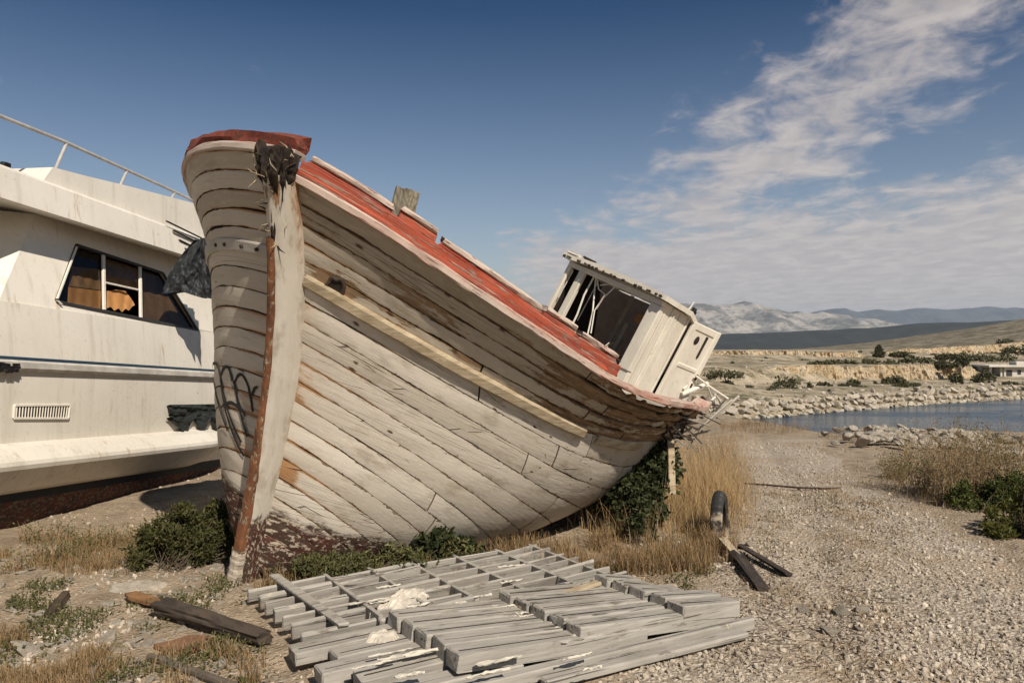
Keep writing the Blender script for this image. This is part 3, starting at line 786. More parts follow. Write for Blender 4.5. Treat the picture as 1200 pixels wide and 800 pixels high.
# rails
def sweep(mb, side, s0, s1, sec, n=120, jit=.003, seed=0, drop=None, ragged=0., sq=1.0):
    s = s0 + (s1 - s0) * np.linspace(0, 1, n) ** sq
    R_ = hull(s, 0 * s, side)
    tg = unit(np.gradient(R_, axis=0))
    u = unit(BU - tg * (tg @ BU)[:, None]); o = np.cross(tg, u); o = o * np.sign((o * side * BPt).sum(-1, keepdims=True).sum())
    o = np.where(((o * (side * BPt - .2 * BA)).sum(-1) < 0)[:, None], -o, o)
    P = np.stack([R_ + o * (x + jit * fbm(s * 70, 0 * s, oct=3, seed=seed + 5 * i))[:, None] + u * (y + jit * fbm(s * 60, 0 * s, oct=3, seed=seed + 5 * i + 2) + (drop(s) if drop is not None and y > .06 else 0))[:, None] for i, (x, y) in enumerate(sec)], 1)
    per = np.concatenate([[0], np.cumsum(np.hypot(*np.diff(A(sec), axis=0).T))])
    UVW = np.stack([np.repeat((s * 6.2)[:, None], len(sec), 1), np.repeat(per[None], n, 0), np.full((n, len(sec)), seed * 1.37)], -1)
    if ragged: 
        P[0] += tg[0] * RNG.uniform(-ragged, ragged, len(sec))[:, None]; P[-1] += tg[-1] * RNG.uniform(-ragged, ragged, len(sec))[:, None]
    mb.grid(P, UVW, close=True)
    mb.add(P[0], [list(range(len(sec)))], UVW[0]); mb.add(P[-1], [list(range(len(sec)))], UVW[-1])
def rect(x0, x1, y0, y1, b=.008): return [(x0, y0 + b), (x0, y1 - b), (x0 + b, y1), (x1 - b, y1), (x1, y1 - b), (x1, y0 + b), (x1 - b, y0), (x0 + b, y0)]
mb = MB(); sweep(mb, 1, .0, .60, rect(-.13, .03, -.005, .046), 260, .007, 10, ragged=.03, sq=1.6)
mb.build('covering_board', MAT['pink'], boat)
mb = MB(); sweep(mb, 1, .001, .252, rect(-.07, -.012, .035, .128), 150, .006, 30, ragged=.02, sq=1.5)
mb.build('bulwark', MAT['red'], boat)
mb = MB(); sweep(mb, 1, .001, .235, rect(-.045, .006, .04, .072), 150, .006, 33, ragged=.02, sq=1.5)
mb.build('rail_moulding', MAT['red'], boat)
for i, (s0, s1, y1) in enumerate(((.003, .043, .20), (.047, .070, .225), (.075, .157, .20), (.161, .192, .215), (.198, .246, .21))):
    mb = MB(); sweep(mb, 1, s0, s1, rect(-.12, -.032, .115, y1 - .052, .012), 60, .007, 50 + i * 9, ragged=.018)
    rc = mb.build('rail_cap', MAT['red'], boat)
    mb = MB(); sweep(mb, 1, s0, s1, rect(-.125, -.026, y1 - .051, y1 - .016, .01), 60, .008, 55 + i * 9, ragged=.018)
    mb.build('cap_top', MAT['chalk'], rc)
mb = MB(); sweep(mb, -1, .0, .55, rect(-.09, .022, -.002, .048), 160, .008, 90, ragged=.02, sq=1.8)
mb.build('covering_board', MAT['chalk'], boat)
mb = MB(); sweep(mb, -1, .0, .40, [(-.10, .05), (-.11, .09), (-.08, .125), (-.04, .135), (.0, .115), (.012, .085), (.008, .05)], 260, .036, 95, ragged=.02, sq=1.8)
mb.build('rotten_rail', MAT['redrot'], boat)
# rubbing strake
def strake(side, s0, s1, w, h, dt, seed, mat, name='rubbing_strake', n=130):
    s = np.linspace(s0, s1, n); t = tsf(s) + dt
    R_ = hull(s, t, side); N = hnorm(s, t, side); tg = unit(np.gradient(R_, axis=0)); u = np.cross(tg, N); u = u * np.sign((u @ BU))[:, None]
    sc = np.interp(s, [s0, s0 + .05, s1], [.6, 1, 1])
    sec = [(-.012, -h), (w * .75, -h), (w, -h * .7), (w, h * .7), (w * .75, h), (-.012, h)]
    P = np.stack([R_ + N * (x * sc + .003 * fbm(s * 60, 0 * s, oct=3, seed=seed + i))[:, None] + u * (y + .003 * fbm(s * 50, 0 * s, oct=3, seed=seed + i + 20))[:, None] for i, (x, y) in enumerate(sec)], 1)
    P[-1] += tg[-1] * RNG.uniform(-.03, .03, 6)[:, None]
    mb = MB(); mb.grid(P, close=True); mb.add(P[0], [list(range(6))]); mb.add(P[-1], [list(range(6))])
    return mb.build(name, mat, boat)
strake(1, .004, .262, .045, .040, 0, 1, MAT['strake'])
strake(1, .285, .40, .03, .038, .012, 2, MAT['strake'])
strake(-1, .0006, .5, .028, .042, .0, 3, MAT['stem'])
# bolts of the starboard strake
for s in (.004, .009, .02, .03):
    mb = MB(); p = hull(s, tsf(s), -1); n_ = hnorm(s, tsf(s), -1)
    mb.tube(A([p + n_ * .016, p + n_ * .034]), .013, 8)
    mb.build('bolt', MAT['rot'], boat)
# burnt hawse hole
s, t = .022, .185
c = hull(s, t, 1); n_ = hnorm(s, t, 1); e1 = unit(np.cross(n_, BU)); e2 = np.cross(n_, e1)
mb = MB(); th = np.linspace(0, 2 * np.pi, 30, endpoint=False); ph = np.linspace(0, 2 * np.pi, 10, endpoint=False)
P = np.stack([c + n_ * (.004 + .012 * math.sin(q)) + (e1 * np.cos(th)[:, None] + e2 * np.sin(th)[:, None]) * ((.062 + .016 * math.cos(q)) * (1 + .22 * vnoise(np.cos(th) * 2.2, np.sin(th) * 2.2, seed=2)))[:, None] for q in ph], 1)
mb.grid(np.concatenate([P, P[:1]]), close=True)
mb.build('hawse_ring', MAT['rot'], boat)
mb = MB(); mb.add(c + n_ * .007 + (e1 * np.cos(th)[:, None] + e2 * np.sin(th)[:, None]) * (.056 + .012 * vnoise(th * 3, 0 * th, seed=9))[:, None], [list(range(30))])
mb.build('hawse_hole', MAT['dark'], boat)

# graffiti lying on the starboard bow
sg, tg_ = np.meshgrid(np.linspace(.0005, .16, 260) ** 1.0, np.linspace(.3, .97, 300), indexing='ij')
GP = hull(sg, tg_, -1); GN = hnorm(sg, tg_, -1)
pr = np.stack([CX + F * GP[..., 0] / GP[..., 1], CY - F * (GP[..., 2] - EYE) / GP[..., 1]], -1).reshape(-1, 2)
facing = ((GN * (A([0, 0, EYE]) - GP)).sum(-1) > 0).reshape(-1)
GPf = GP.reshape(-1, 3); GNf = GN.reshape(-1, 3)
def on_hull(px, py):
    d = ((pr - A([px, py])) ** 2).sum(1) + np.where(facing, 0, 1e6); i = np.argsort(d)[:4]
    w = 1 / (d[i] + .05); w = w / w.sum()
    return (GPf[i] * w[:, None]).sum(0), unit((GNf[i] * w[:, None]).sum(0))
mb = MB()
for L_ in ([(248, 434), (250, 426), (254, 425), (258, 434), (262, 455), (268, 480)], [(259, 442), (263, 430), (268, 429), (273, 440), (277, 456), (280, 472)], [(276, 447), (280, 439), (285, 438), (291, 449), (295, 466), (297, 482)], [(296, 464), (298, 456), (302, 453)],
           [(259, 442), (263, 470), (270, 498), (278, 518), (287, 534)], [(268, 480), (275, 500), (284, 518)], [(262, 475), (272, 470), (284, 480)], [(280, 472), (286, 495), (291, 512)], [(276, 447), (280, 470), (288, 488)], [(270, 432), (273, 446)], [(250, 440), (254, 462), (260, 484), (268, 505)]):
    L_ = A(L_, float); k = np.linspace(0, len(L_) - 1, (len(L_) - 1) * 6 + 1)
    # smooth curve through the points
    xs = np.interp(k, range(len(L_)), L_[:, 0]); ys = np.interp(k, range(len(L_)), L_[:, 1])
    for _ in range(3): xs[1:-1] = (xs[:-2] + 2 * xs[1:-1] + xs[2:]) / 4; ys[1:-1] = (ys[:-2] + 2 * ys[1:-1] + ys[2:]) / 4
    Q = [on_hull(x, y) for x, y in zip(xs, ys)]
    c_ = A([q[0] for q in Q]); n_ = A([q[1] for q in Q]); 
    for _ in range(2): c_[1:-1] = (c_[:-2] + 2 * c_[1:-1] + c_[2:]) / 4
    tt = unit(np.gradient(c_, axis=0)); w_ = np.cross(tt, n_)
    hw = .0120 * (1 + .3 * vnoise(k, 0 * k, seed=1))
    G = np.stack([c_ + n_ * .0085 - w_ * hw[:, None], c_ + n_ * .0105, c_ + n_ * .0085 + w_ * hw[:, None]], 1)
    mb.grid(G)
mb.build('graffiti', MAT['graffiti'], boat)

# mooring bitt behind the bulwark
top = at(476, 229, 6.0)
mb = MB(); nn = 14
sv = np.linspace(0, 1, nn); th = np.linspace(0, 2 * np.pi, 24, endpoint=False)
Tg, Sv = np.meshgrid(th, sv)
rr = .074 * np.clip(1 / np.maximum(np.abs(np.cos(Tg)), np.abs(np.sin(Tg))), 1, 1.3) * (1 + .10 * fbm(np.cos(Tg) * 4, np.sin(Tg) * 4, Sv * 2, oct=3, seed=2))
P = (top + BU * .045 - BU * .85 * (1 - sv)[:, None])[:, None] + BA * (rr * np.cos(Tg))[..., None] + BPt * (rr * np.sin(Tg))[..., None]
P[-1] += BU * (.012 * fbm(np.cos(th) * 4, np.sin(th) * 4, oct=2, seed=4))[:, None]
mb.grid(P, close=True); mb.add(np.concatenate([P[-1], [P[-1].mean(0) - BU * .015]]), [[i, (i + 1) % 24, 24] for i in range(24)])
mb.build('mooring_bitt', M_wood('weathered_post', (.36, .32, .24), (.13, .105, .07), (45, 45, 4), .9, (0, .3, 0)), boat)

# broken frames, splinters and the hanging plank at the stern
for i in range(60):
    mb = MB(); s = RNG.uniform(.44, .66); t = RNG.uniform(.02, .5); p = hull(s, t, 1)
    d = unit(BA * RNG.uniform(.2, 1) + BU * RNG.uniform(-.5, .7) + BPt * RNG.uniform(-.2, .5)) * RNG.uniform(.1, .34)
    mb.beam(p - d * .6, p + d, unit(np.cross(d, BU)) * RNG.uniform(.004, .018), BU * RNG.uniform(.003, .008), .002, .004)
    mb.build('broken_frame', MAT['rot'] if i % 3 else MAT['grey_wood'], boat)
for x0, y0, x1, y1, z in ((800, 512, 843, 502, 7.7), (790, 500, 826, 488, 7.5), (775, 520, 812, 500, 7.4), (806, 525, 838, 478, 7.8), (780, 538, 800, 520, 7.3), (798, 495, 822, 520, 7.6)):
    mb = MB(); p, q = at(x0, y0, z), at(x1, y1, z + .25)
    mb.beam(p, q, A([0, .012, 0]), A([.004, 0, .012]), .003, .004); mb.build('broken_batten', MAT['grey_wood'], boat)
mb = MB()
p, q = at(786, 516, 6.95), at(788, 579, 6.9); mb.beam(p, q, A([.030, .006, 0]), A([0, .012, 0]), .004, .004)
mb.build('hanging_plank', MAT['strake'], boat)
# white pipe railing fallen at the stern
mb = MB()
for (x0, y0, x1, y1), r in (((799, 462, 829, 449), .022), ((801, 456, 815, 440), .011), ((815, 440, 853, 467), .011), ((817, 464, 832, 481), .010), ((825, 478, 840, 463), .010), ((852, 466, 838, 482), .010), ((866, 464, 826, 498), .013), ((858, 468, 815, 506), .010), ((838, 462, 846, 474), .008), ((829, 452, 836, 470), .009)):
    p, q = at(x0, y0, 7.55), at(x1, y1, 7.7); mb.tube(A([p, (p + q) / 2 + RNG.uniform(-.006, .006, 3), q]), r, 8)
mb.build('stern_railing', MAT['white_metal'], boat)

# ---- wheelhouse
WA, WP, WU = A([.66026, .69446, -.28598]), A([.59847, -.71655, -.35831]), A([.45375, -.06543, .88873])
WO = A([1.35126, 7.04314, 2.01519])
def wp(x, y, z): return WO + WA * x + WP * y + WU * z
WW, WL_, WH = 1.284, .92, 1.05
def wbox(mb, x0, x1, y0, y1, z0, z1, bev=.006, jit=.003): mb.box(wp((x0 + x1) / 2, (y0 + y1) / 2, (z0 + z1) / 2), WA * (x1 - x0) / 2, WP * (y1 - y0) / 2, WU * (z1 - z0) / 2, bev, jit)
mb = MB()
wbox(mb, .0, .05, -WW, 0, -WH, -.70)                    # front below the window
wbox(mb, -.012, .05, -.13, .004, -.70, -.055)            # wide post at the port corner
wbox(mb, -.004, .05, -WW, -WW + .045, -.70, -.05)
wbox(mb, .0, .045, -WW + .17, -WW + .255, -.70, -.05)
wbox(mb, -.008, .05, -WW, .0, -.052, -.002)              # head beam
wbox(mb, .052, WL_, -WW, -WW + .03, -WH, -.002)          # far side
wbox(mb, WL_ - .03, WL_, -WW + .032, -.03, -WH, -.004)       # back
for i, (x0, x1) in enumerate(((.052, .165), (.169, .285), (.289, .43))): wbox(mb, x0, x1, -.028 + .004 * (i % 2), .006 * (i % 2), -WH, -.004, .007)
wbox(mb, .43, .46, -.035, .012, -WH, -.004)
wbox(mb, .88, WL_, -.03, .0, -WH, -.1)
wbox(mb, .46, .88, -.03, .0, -WH, -.78)
wh = mb.build('wheelhouse', MAT['house'], boat)
mb = MB()
for x0, x1, z1 in ((.06, .10, -.1), (.20, .214, -.05)): wbox(mb, x0, x1, .004, .016, -WH, z1, .004)
mb.build('batten', MAT['house'], wh)
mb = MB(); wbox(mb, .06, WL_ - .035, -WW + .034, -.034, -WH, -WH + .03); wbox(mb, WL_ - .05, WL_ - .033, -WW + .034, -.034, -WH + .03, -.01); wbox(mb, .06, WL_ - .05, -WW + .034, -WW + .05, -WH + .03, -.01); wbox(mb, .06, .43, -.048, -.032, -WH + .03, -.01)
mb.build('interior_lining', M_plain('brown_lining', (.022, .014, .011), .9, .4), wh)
mb = MB(); wbox(mb, .12, .14, -WW + .05, -WW + .165, -.72, -.12)
mb.build('inner_panel', M_plain('red_brown_board', (.13, .045, .03), .85, .4), wh)
mb = MB()
# roof: slightly cambered board with a worn edge
nx, ny = 10, 26
xs = np.linspace(-.075, .50, nx); ys = np.linspace(-WW - .06, .055, ny)
Xg, Yg = np.meshgrid(xs, ys, indexing='ij')
zt = .05 + .02 * np.sin((Yg + WW) / WW * np.pi) - .05 * sm(.38, .5, Xg) + .006 * fbm(Xg * 9, Yg * 9, oct=3, seed=2)
Pt = WO + WA * Xg[..., None] + WP * Yg[..., None] + WU * zt[..., None]; Pb = WO + WA * Xg[..., None] + WP * Yg[..., None] + WU * (zt - .045)[..., None]
mb.grid(Pt); mb.grid(Pb, flip=True)
for G in ((Pt[0], Pb[0]), (Pt[-1], Pb[-1]), (Pt[:, 0], Pb[:, 0]), (Pt[:, -1], Pb[:, -1])): mb.grid(np.stack(G, 1))
rf = mb.build('roof', MAT['house'], wh)
for k in range(26):
    mb = MB(); y = -WW - .04 + k * .052
    if RNG.uniform() < .75: wbox(mb, -.088, -.074, y, y + RNG.uniform(.02, .06), .008 + RNG.uniform(-.01, .01), .03, .003, .006); mb.build('roof_edging', MAT['rot'], rf)
mb = MB(); wbox(mb, -.08, -.02, -WW - .02, -WW + .14, .055, .085, .006, .008); mb.build('roof_scrap', MAT['house'], rf)
mb = MB(); wbox(mb, -.03, .03, -WW + .16, -WW + .30, .072, .09, .006, .008); mb.build('roof_scrap', MAT['rot'], rf)
mb = MB(); p = wp(.42, .02, .03); mb.tube(A([p, p + WU * .03, p + WU * .031, p + WU * .06]), [.03, .034, .026, .022], 12)
mb.build('nav_light', MAT['black'], rf)
mb = MB(); p = wp(.40, -.03, .03); mb.tube(A([p, p + WU * .05 + WA * .02, p + WU * .11 + WA * .03]), [.008, .008, .007], 6)
mb.build('roof_peg', MAT['white_metal'], rf)
# wires and broken window bars in the open front
def wl(pts, r, x=.03):
    mb = MB(); mb.tube(A([wp(x + RNG.uniform(-.02, .02), y, z) for y, z in pts]), r, 6); mb.build('hanging_wire', MAT['white_metal'], wh)
wl([(-.93, -.02), (-.93, -.25), (-.90, -.45), (-.88, -.66)], .010); wl([(-.92, -.04), (-.74, -.36), (-.66, -.6), (-.56, -.72)], .008)
wl([(-.9, -.03), (-.80, -.14), (-.68, -.16), (-.72, -.32)], .007); wl([(-.62, -.06), (-.70, -.2), (-.72, -.34), (-.64, -.55)], .007); wl([(-.8, -.1), (-.7, -.05), (-.6, -.06)], .006)
wl([(-1.02, -.04), (-1.02, -.5)], .006, .2); wl([(-1.2, -.08), (-1.21, -.38)], .005)
for a_ in ((.3, .33, -.36, -.30, -.68, -.05), (.5, .53, -.8, -.76, -.8, -.03), (.3, .32, -.3, -.2, -.3, -.28), (.3, .32, -.3, -.2, -.2, -.18), (.4, .43, -.62, -.57, -.75, -.3)):
    mb = MB(); wbox(mb, *a_); mb.build('inner_post', MAT['grey_wood'], wh)
mb = MB(); wbox(mb, .45, .50, -.58, -.44, -.26, -.16)
mb.build('orange_scrap', M_plain('orange_scrap', (.32, .17, .06), .8), wh)
for k in range(30):
    mb = MB(); p = wp(RNG.uniform(-.05, .2), RNG.uniform(-.62, -.1), RNG.uniform(-.78, -.6)); d = unit(RNG.standard_normal(3)) * RNG.uniform(.03, .14)
    mb.beam(p - d, p + d, unit(np.cross(d, UP)) * RNG.uniform(.004, .012), UP * .005, .002); mb.build('sill_splinter', MAT['rot'] if k % 3 else MAT['house'], wh)
mb = MB(); p = wp(-.1, -.16, -.80); mb.tube(A([p - WP * .02, p + WP * .06 + WU * .02, p + WP * .14 + WU * .02]), [.02, .018, .018], 8)
mb.build('pipe_stub', MAT['rot'], wh)
# door
mb = MB()
dz1, dz0, dx0, dx1 = -.015, -.98, .47, .885
def dp(x, y, z): return wp(x, y + .012 + (x - dx0) * .10, z + (x - dx0) * .06)
def dbox(x0, x1, y0, y1, z0, z1, b=.006):
    c_ = (dp(x0, y0, z0) + dp(x1, y1, z1)) / 2; mb.box(c_, unit(dp(1, 0, 0) - dp(0, 0, 0)) * (x1 - x0) / 2, WP * (y1 - y0) / 2, WU * (z1 - z0) / 2, b, .002)
dbox(dx0, dx0 + .06, .012, .045, dz0, dz1); dbox(dx1 - .065, dx1, .012, .045, dz0, dz1); dbox(dx0 + .062, dx1 - .067, .012, .043, dz1 - .07, dz1); dbox(dx0 + .062, dx1 - .067, .012, .043, -.46, -.42); dbox(dx0 + .062, dx1 - .067, .012, .043, dz0, dz0 + .08)
dbox(dx0 + .055, dx1 - .055, .016, .034, -.425, dz1 - .06); dbox(dx0 + .055, dx1 - .055, .016, .034, dz0 + .06, -.455)
dr = mb.build('door', MAT['house'], wh)
mb = MB(); th = np.linspace(0, 2 * np.pi, 20, endpoint=False); cc = dp(dx0 + .15, .038, -.17)
mb.add(A([cc + WA * .035 * math.cos(q) + WU * .042 * math.sin(q) for q in th] + [cc + WP * .004]), [[i, (i + 1) % 20, 20] for i in range(20)])
mb.build('porthole', MAT['dark'], wh)
mb = MB(); dbox(dx0 + .25, dx0 + .275, .030, .047, -.32, -.10); mb.build('door_slot', MAT['dark'], wh)
mb = MB(); dbox(dx1 - .05, dx1 - .03, .042, .062, -.52, -.46); mb.build('door_handle', MAT['rot'], wh)
mb = MB(); dbox(dx1 - .055, dx1 - .035, .042, .056, -.60, -.56); mb.build('door_lock', MAT['rot'], wh)

# ================================================================== the motor yacht
YD = unit(A([.155, 1, -.061])); YN = unit(A([1, -.155, 0])); YU = np.cross(YN, YD)
YO = A([-3.9, 6, 0.]) * 1.12
def yl(q, w, o): return YO + np.asarray(q, float)[..., None] * YD + np.asarray(w, float)[..., None] * YU + np.asarray(o, float)[..., None] * YN
def yqw(px, py, off):
    """along / up coordinates where the sight line of a pixel meets the plane at an offset"""
    r = ray(px, py); P0 = A([0, 0, EYE]); k = ((YO + YN * off - P0) @ YN) / (r @ YN); p = P0 + r * k - YO
    return p @ YD, p @ YU
def yw(py, off): return yqw(0, py, off)[1]
def M_gel():
    t = NT('yacht_gelcoat', .38); co = t.co()
    n = t.noise(co, .7, 5, .6); s = t.noise(t.mapv(co, (7, 7, .5)), 1., 5, .65); n3 = t.noise(co, 26, 5, .65)
    col = t.mix(t.rng(n, .35, .65), (.66, .62, .545), (.59, .55, .475))
    col = t.mix(t.rng(s, .5, .78, 0, .4), col, (.30, .25, .18))
    col = t.mix(t.rng(n3, .58, .76, 0, .45), col, (.22, .175, .12))
    dr = t.noise(t.mapv(co, (11, 11, .8)), 1., 4, .6); col = t.mix(t.math('MULTIPLY', t.rng(dr, .60, .70, 0, .75), t.rng(t.noise(co, 1.7, 3), .46, .62)), col, (.33, .19, .09))
    cz = t.vor(t.mapv(co, (9, 9, 9)), 1., 'DISTANCE_TO_EDGE'); col = t.mix(t.math('MULTIPLY', t.rng(cz, 0, .012, .5, 0), t.rng(n, .5, .62)), col, (.2, .16, .11))
    sp = t.math('MULTIPLY', t.rng(t.vor(co, 3.1), .02, .045, 1, 0), .7)
    col = t.mix(sp, col, (.10, .06, .04))
    t.base(col); t.r(t.rng(n3, .35, .7, .32, .6)); t.bump(t.math('ADD', n, t.math('MULTIPLY', n3, .12)), .25, .01)
    return t.m
MAT['gel'] = M_gel()
MAT['boot'] = M_plain('dark_blue_boot_top', (.016, .019, .026), .6, .5, 5)
MAT['afoul'] = M_paint('worn_antifouling', (.12, .038, .028), (.045, .032, .028), (.20, .155, .115), .78, 2.6, (1, 1, 1.6), .95, .01)
Q0, Q1 = -4.6, 7.2
QN = 60
yb = empty('motor_yacht', tuple(YO * A([1, 1, 0])), 'cream white motor yacht hull with dark windows, laid up on land behind the wooden bow', 'yacht')
def yextrude(name, sec, mat, q0=Q0, q1=Q1, n=QN, parent=None, close=False, smooth=False, taper=None, cap=False):
    """sec: (py at the left frame edge, offset) or ('w', w, off)"""
    q = np.linspace(q0, q1, n)
    W = A([yw(a[0], a[1]) if len(a) == 2 else a[1] for a in sec]); O = A([a[-1] for a in sec])
    Qg, Wg = np.meshgrid(q, W, indexing='ij'); Og = np.repeat(O[None], n, 0)
    # the sheer closes in a little towards the bow
    if taper: Qg, Wg, Og = taper(Qg, Wg, Og)
    P = yl(Qg, Wg, Og)
    m = MB(); m.grid(P, close=close)
    if cap: m.add(P[0], [list(range(len(sec)))]); m.add(P[-1], [list(range(len(sec)))])
    return m.build(name, mat, parent or yb, smooth=smooth)
BEAM = -3.3
def far(sec): return [('w', yw(a, o), BEAM - o) for a, o in reversed(sec)]
botm = [(590, -.10), (602, -.14), (640, -.28), (690, -.60)]
wk = yw(668, -.8)
yextrude('bottom', botm + [('w', -.05, -1.2), ('w', -.05, BEAM + 1.2)] + far(botm), MAT['afoul'], cap=True)
yextrude('boot_stripe', [(576, -.085), (590, -.10)], MAT['boot']); yextrude('boot_stripe', [('w', yw(590, -.10), BEAM + .1), ('w', yw(576, -.085), BEAM + .085)], MAT['boot'])
top = [(352, -.03), (417, .02), (436, .02), (520, .0), (576, -.085)]
topq = [(a, o) for a, o in top]
hl = yextrude('hull', topq, MAT['gel'], smooth=True)
yextrude('far_topside', [('w', yw(a, o), BEAM - o) for a, o in top], MAT['gel'])
for qq in (Q0, Q1):
    m = MB(); ws = [yw(a, o) for a, o in top]; m.add(yl(A([qq] * 10), A(ws + ws[::-1]), A([o for a, o in top] + [BEAM - o for a, o in reversed(top)])), [list(range(10))]); m.build('transom' if qq == Q0 else 'end_panel', MAT['gel'], yb)
# deck edge
m = MB(); w0 = yw(352, -.03); m.add(yl(A([Q0, Q1, Q1, Q0]), A([w0] * 4), A([-.03, -.03, BEAM + .03, BEAM + .03])), [[0, 1, 2, 3]]); m.build('deck', MAT['gel'], yb)
# spray ledge with its rounded end
qe = yqw(268, 520, .1)[0]
def ltap(Q, W, O):
    e = np.clip((Q - (qe - .75)) / .75, 0, 1); k = np.sqrt(np.clip(1 - e ** 2, 0, 1)); wm = yw(535, .1)
    return Q, wm + (W - wm) * (.35 + .65 * k), np.where(O > .0, O * k + .005, O)
yextrude('spray_ledge', [(519, -.02), (521, .02), (527, .12), (543, .215), (548, .222), (553, .21), (577, .03), (580, -.09)], MAT['gel'], Q0, qe, 120, taper=ltap, smooth=False)
# rubbing rail with a blue line above it
yextrude('rub_rail', [(420.5, .015), (420.5, .05), (423, .072), (430, .072), (434, .05), (434, .015)], M_paint('rub_rail_paint', (.50, .47, .42), (.36, .335, .30), (.055, .045, .035), .45, 3, (1, 1, 1), .6), close=True, cap=True)
yextrude('blue_line', [(416.5, .018), (416.5, .03), (420.2, .03), (420.2, .018)], M_plain('blue_stripe', (.022, .05, .085), .5, .3), close=True)
m = MB()
q_, w_ = yqw(8, 430, .075)
for k in range(14): m.box(yl(A(q_ + RNG.uniform(-.12, .12)), A(w_ + RNG.uniform(-.03, .03)), A(.075)), YD * RNG.uniform(.02, .07), YU * RNG.uniform(.008, .022), YN * .008, .004, .006)
m.build('torn_rail_piece', MAT['black'], yb)

# cabin side leaning inwards, with the window opening
Wb, Wt = yw(352, -.04), yw(238, -.26)
def coff(w): return -.045 - .22 * (w - Wb) / (Wt - Wb)
def cpt(px, py, d=0.):
    o = -.1
    for _ in range(8): q, w = yqw(px, py, o); o = coff(w) + d
    return q, w, o
def c3(px, py, d=0.): return yl(*[A(k) for k in cpt(px, py, d)])
win = [(90, 287), (191, 320), (232, 387), (66, 353)]
W4 = [cpt(*p) for p in win]
TLq = cpt(41, 256); BLq = cpt(0, 347)
def cw(q, w): return (q, w, coff(w))
outer = [cw(TLq[0] + (Wt - TLq[1]) * .3, Wt), cw(Q1 - .3, Wt), cw(Q1 - .3, Wb), cw(BLq[0] - .02, Wb)]
m = MB()
ins = [yl(A(a[0]), A(a[1]), A(a[2] - .05)) for a in W4]
wo = [yl(*[A(k) for k in a]) for a in W4]; oo = [yl(*[A(k) for k in a]) for a in outer]
for i in range(4):
    j = (i + 1) % 4; lam = np.linspace(0, 1, 14)
    G = np.stack([wo[i] * (1 - l) + wo[j] * l for l in lam]); H_ = np.stack([oo[i] * (1 - l) + oo[j] * l for l in lam])
    m.grid(np.stack([G, G * .5 + H_ * .5, H_], 1)); m.add([wo[i], wo[j], ins[j], ins[i]], [[0, 1, 2, 3]])
# return of the cabin side into the cockpit recess
a0, a1 = oo[0], oo[3]
r0, r1 = a0 - YN * .75 - YD * .55, a1 - YN * .75 - YD * .55
m.add([a0, a1, r1, r0], [[0, 1, 2, 3]])
m.add([r0, r1, r1 - YD * 4.5, r0 - YD * 4.5], [[0, 1, 2, 3]])
# far side, ends
f0 = [yl(A(a[0]), A(a[1]), A(BEAM - a[2])) for a in outer]
m.add(f0, [[0, 1, 2, 3]]); m.add([oo[1], oo[2], f0[2], f0[1]], [[0, 1, 2, 3]])
cab = m.build('cabin', MAT['gel'], yb)
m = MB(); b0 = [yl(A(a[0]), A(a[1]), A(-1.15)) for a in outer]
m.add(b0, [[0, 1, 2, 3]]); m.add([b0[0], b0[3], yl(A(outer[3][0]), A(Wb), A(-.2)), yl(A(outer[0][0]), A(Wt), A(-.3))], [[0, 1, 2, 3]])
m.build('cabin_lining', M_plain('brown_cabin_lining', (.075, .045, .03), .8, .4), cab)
# window frame, bars, glass, curtains
m = MB()
e3 = [c3(*p, .006) for p in win]
for i in range(4):
    p, q = e3[i], e3[(i + 1) % 4]; cen = sum(e3) / 4; inw = unit(cen - (p + q) / 2); d = unit(q - p); inw = unit(inw - d * (inw @ d))
    m.beam(p, q, inw * .016, YN * .010, .004)
fr = m.build('window_frame', M_plain('dark_window_gasket', (.035, .034, .033), .5, .3), yb)
m = MB()
for (x0, y0, x1, y1) in ((121, 298, 122, 363), (164, 312, 165, 374)): m.beam(c3(x0, y0, .0), c3(x1, y1, .0), YD * .020, YN * .012, .004)
m.beam(c3(123, 331, -.006), c3(164, 340, -.006), YU * .010, YN * .009, .003)
m.beam(c3(90, 289, .017), c3(67, 350, .017), YD * .012, YN * .008, .003); m.beam(c3(67, 352, .017), c3(72, 357, .017), YD * .014, YN * .012, .003)
m.build('window_bar', MAT['white_metal'], fr)
def M_glass():
    t = NT('old_glass', .08)
    g = t.n('ShaderNodeBsdfGlossy', {'Color': (.8, .85, .9), 'Roughness': .06}); tr = t.n('ShaderNodeBsdfTransparent', {'Color': (.62, .62, .58)})
    fr_ = t.n('ShaderNodeValue').outputs[0]; fr_.default_value = .045
    mx = t.n('ShaderNodeMixShader', {0: fr_, 1: tr.outputs[0], 2: g.outputs[0]}); t.t.links.new(mx.outputs[0], t.out.inputs['Surface'])
    return t.m
MAT['glass'] = M_glass()
for quad in ([(90, 288), (120, 298), (120, 362), (68, 351)], [(124, 299), (163, 312), (163, 331), (124, 322)], [(167, 313), (191, 321), (230, 386), (167, 373)]):
    m = MB(); m.add([c3(*p, -.02) for p in quad], [[0, 1, 2, 3]]); m.build('pane', MAT['glass'], fr)
MAT['card'] = M_plain('orange_card', (.46, .22, .075), .85, .25, 8)
def sheet(name, poly, d, mat, seed):
    L_, R_ = A(poly[0], float), A(poly[1], float)  # top edge points, bottom edge points
    lam = np.linspace(0, 1, 40); tp = np.stack([np.interp(lam, np.linspace(0, 1, len(L_)), L_[:, k]) for k in (0, 1)], 1); bt = np.stack([np.interp(lam, np.linspace(0, 1, len(R_)), R_[:, k]) for k in (0, 1)], 1)
    m = MB(); P = np.zeros((40, 8, 3))
    for i in range(40):
        for j, v in enumerate(np.linspace(0, 1, 8)):
            p = tp[i] * (1 - v) + bt[i] * v; P[i, j] = c3(p[0], p[1], d + .004 * math.sin(i * .5 + seed))
    m.grid(P); return m.build(name, mat, fr)
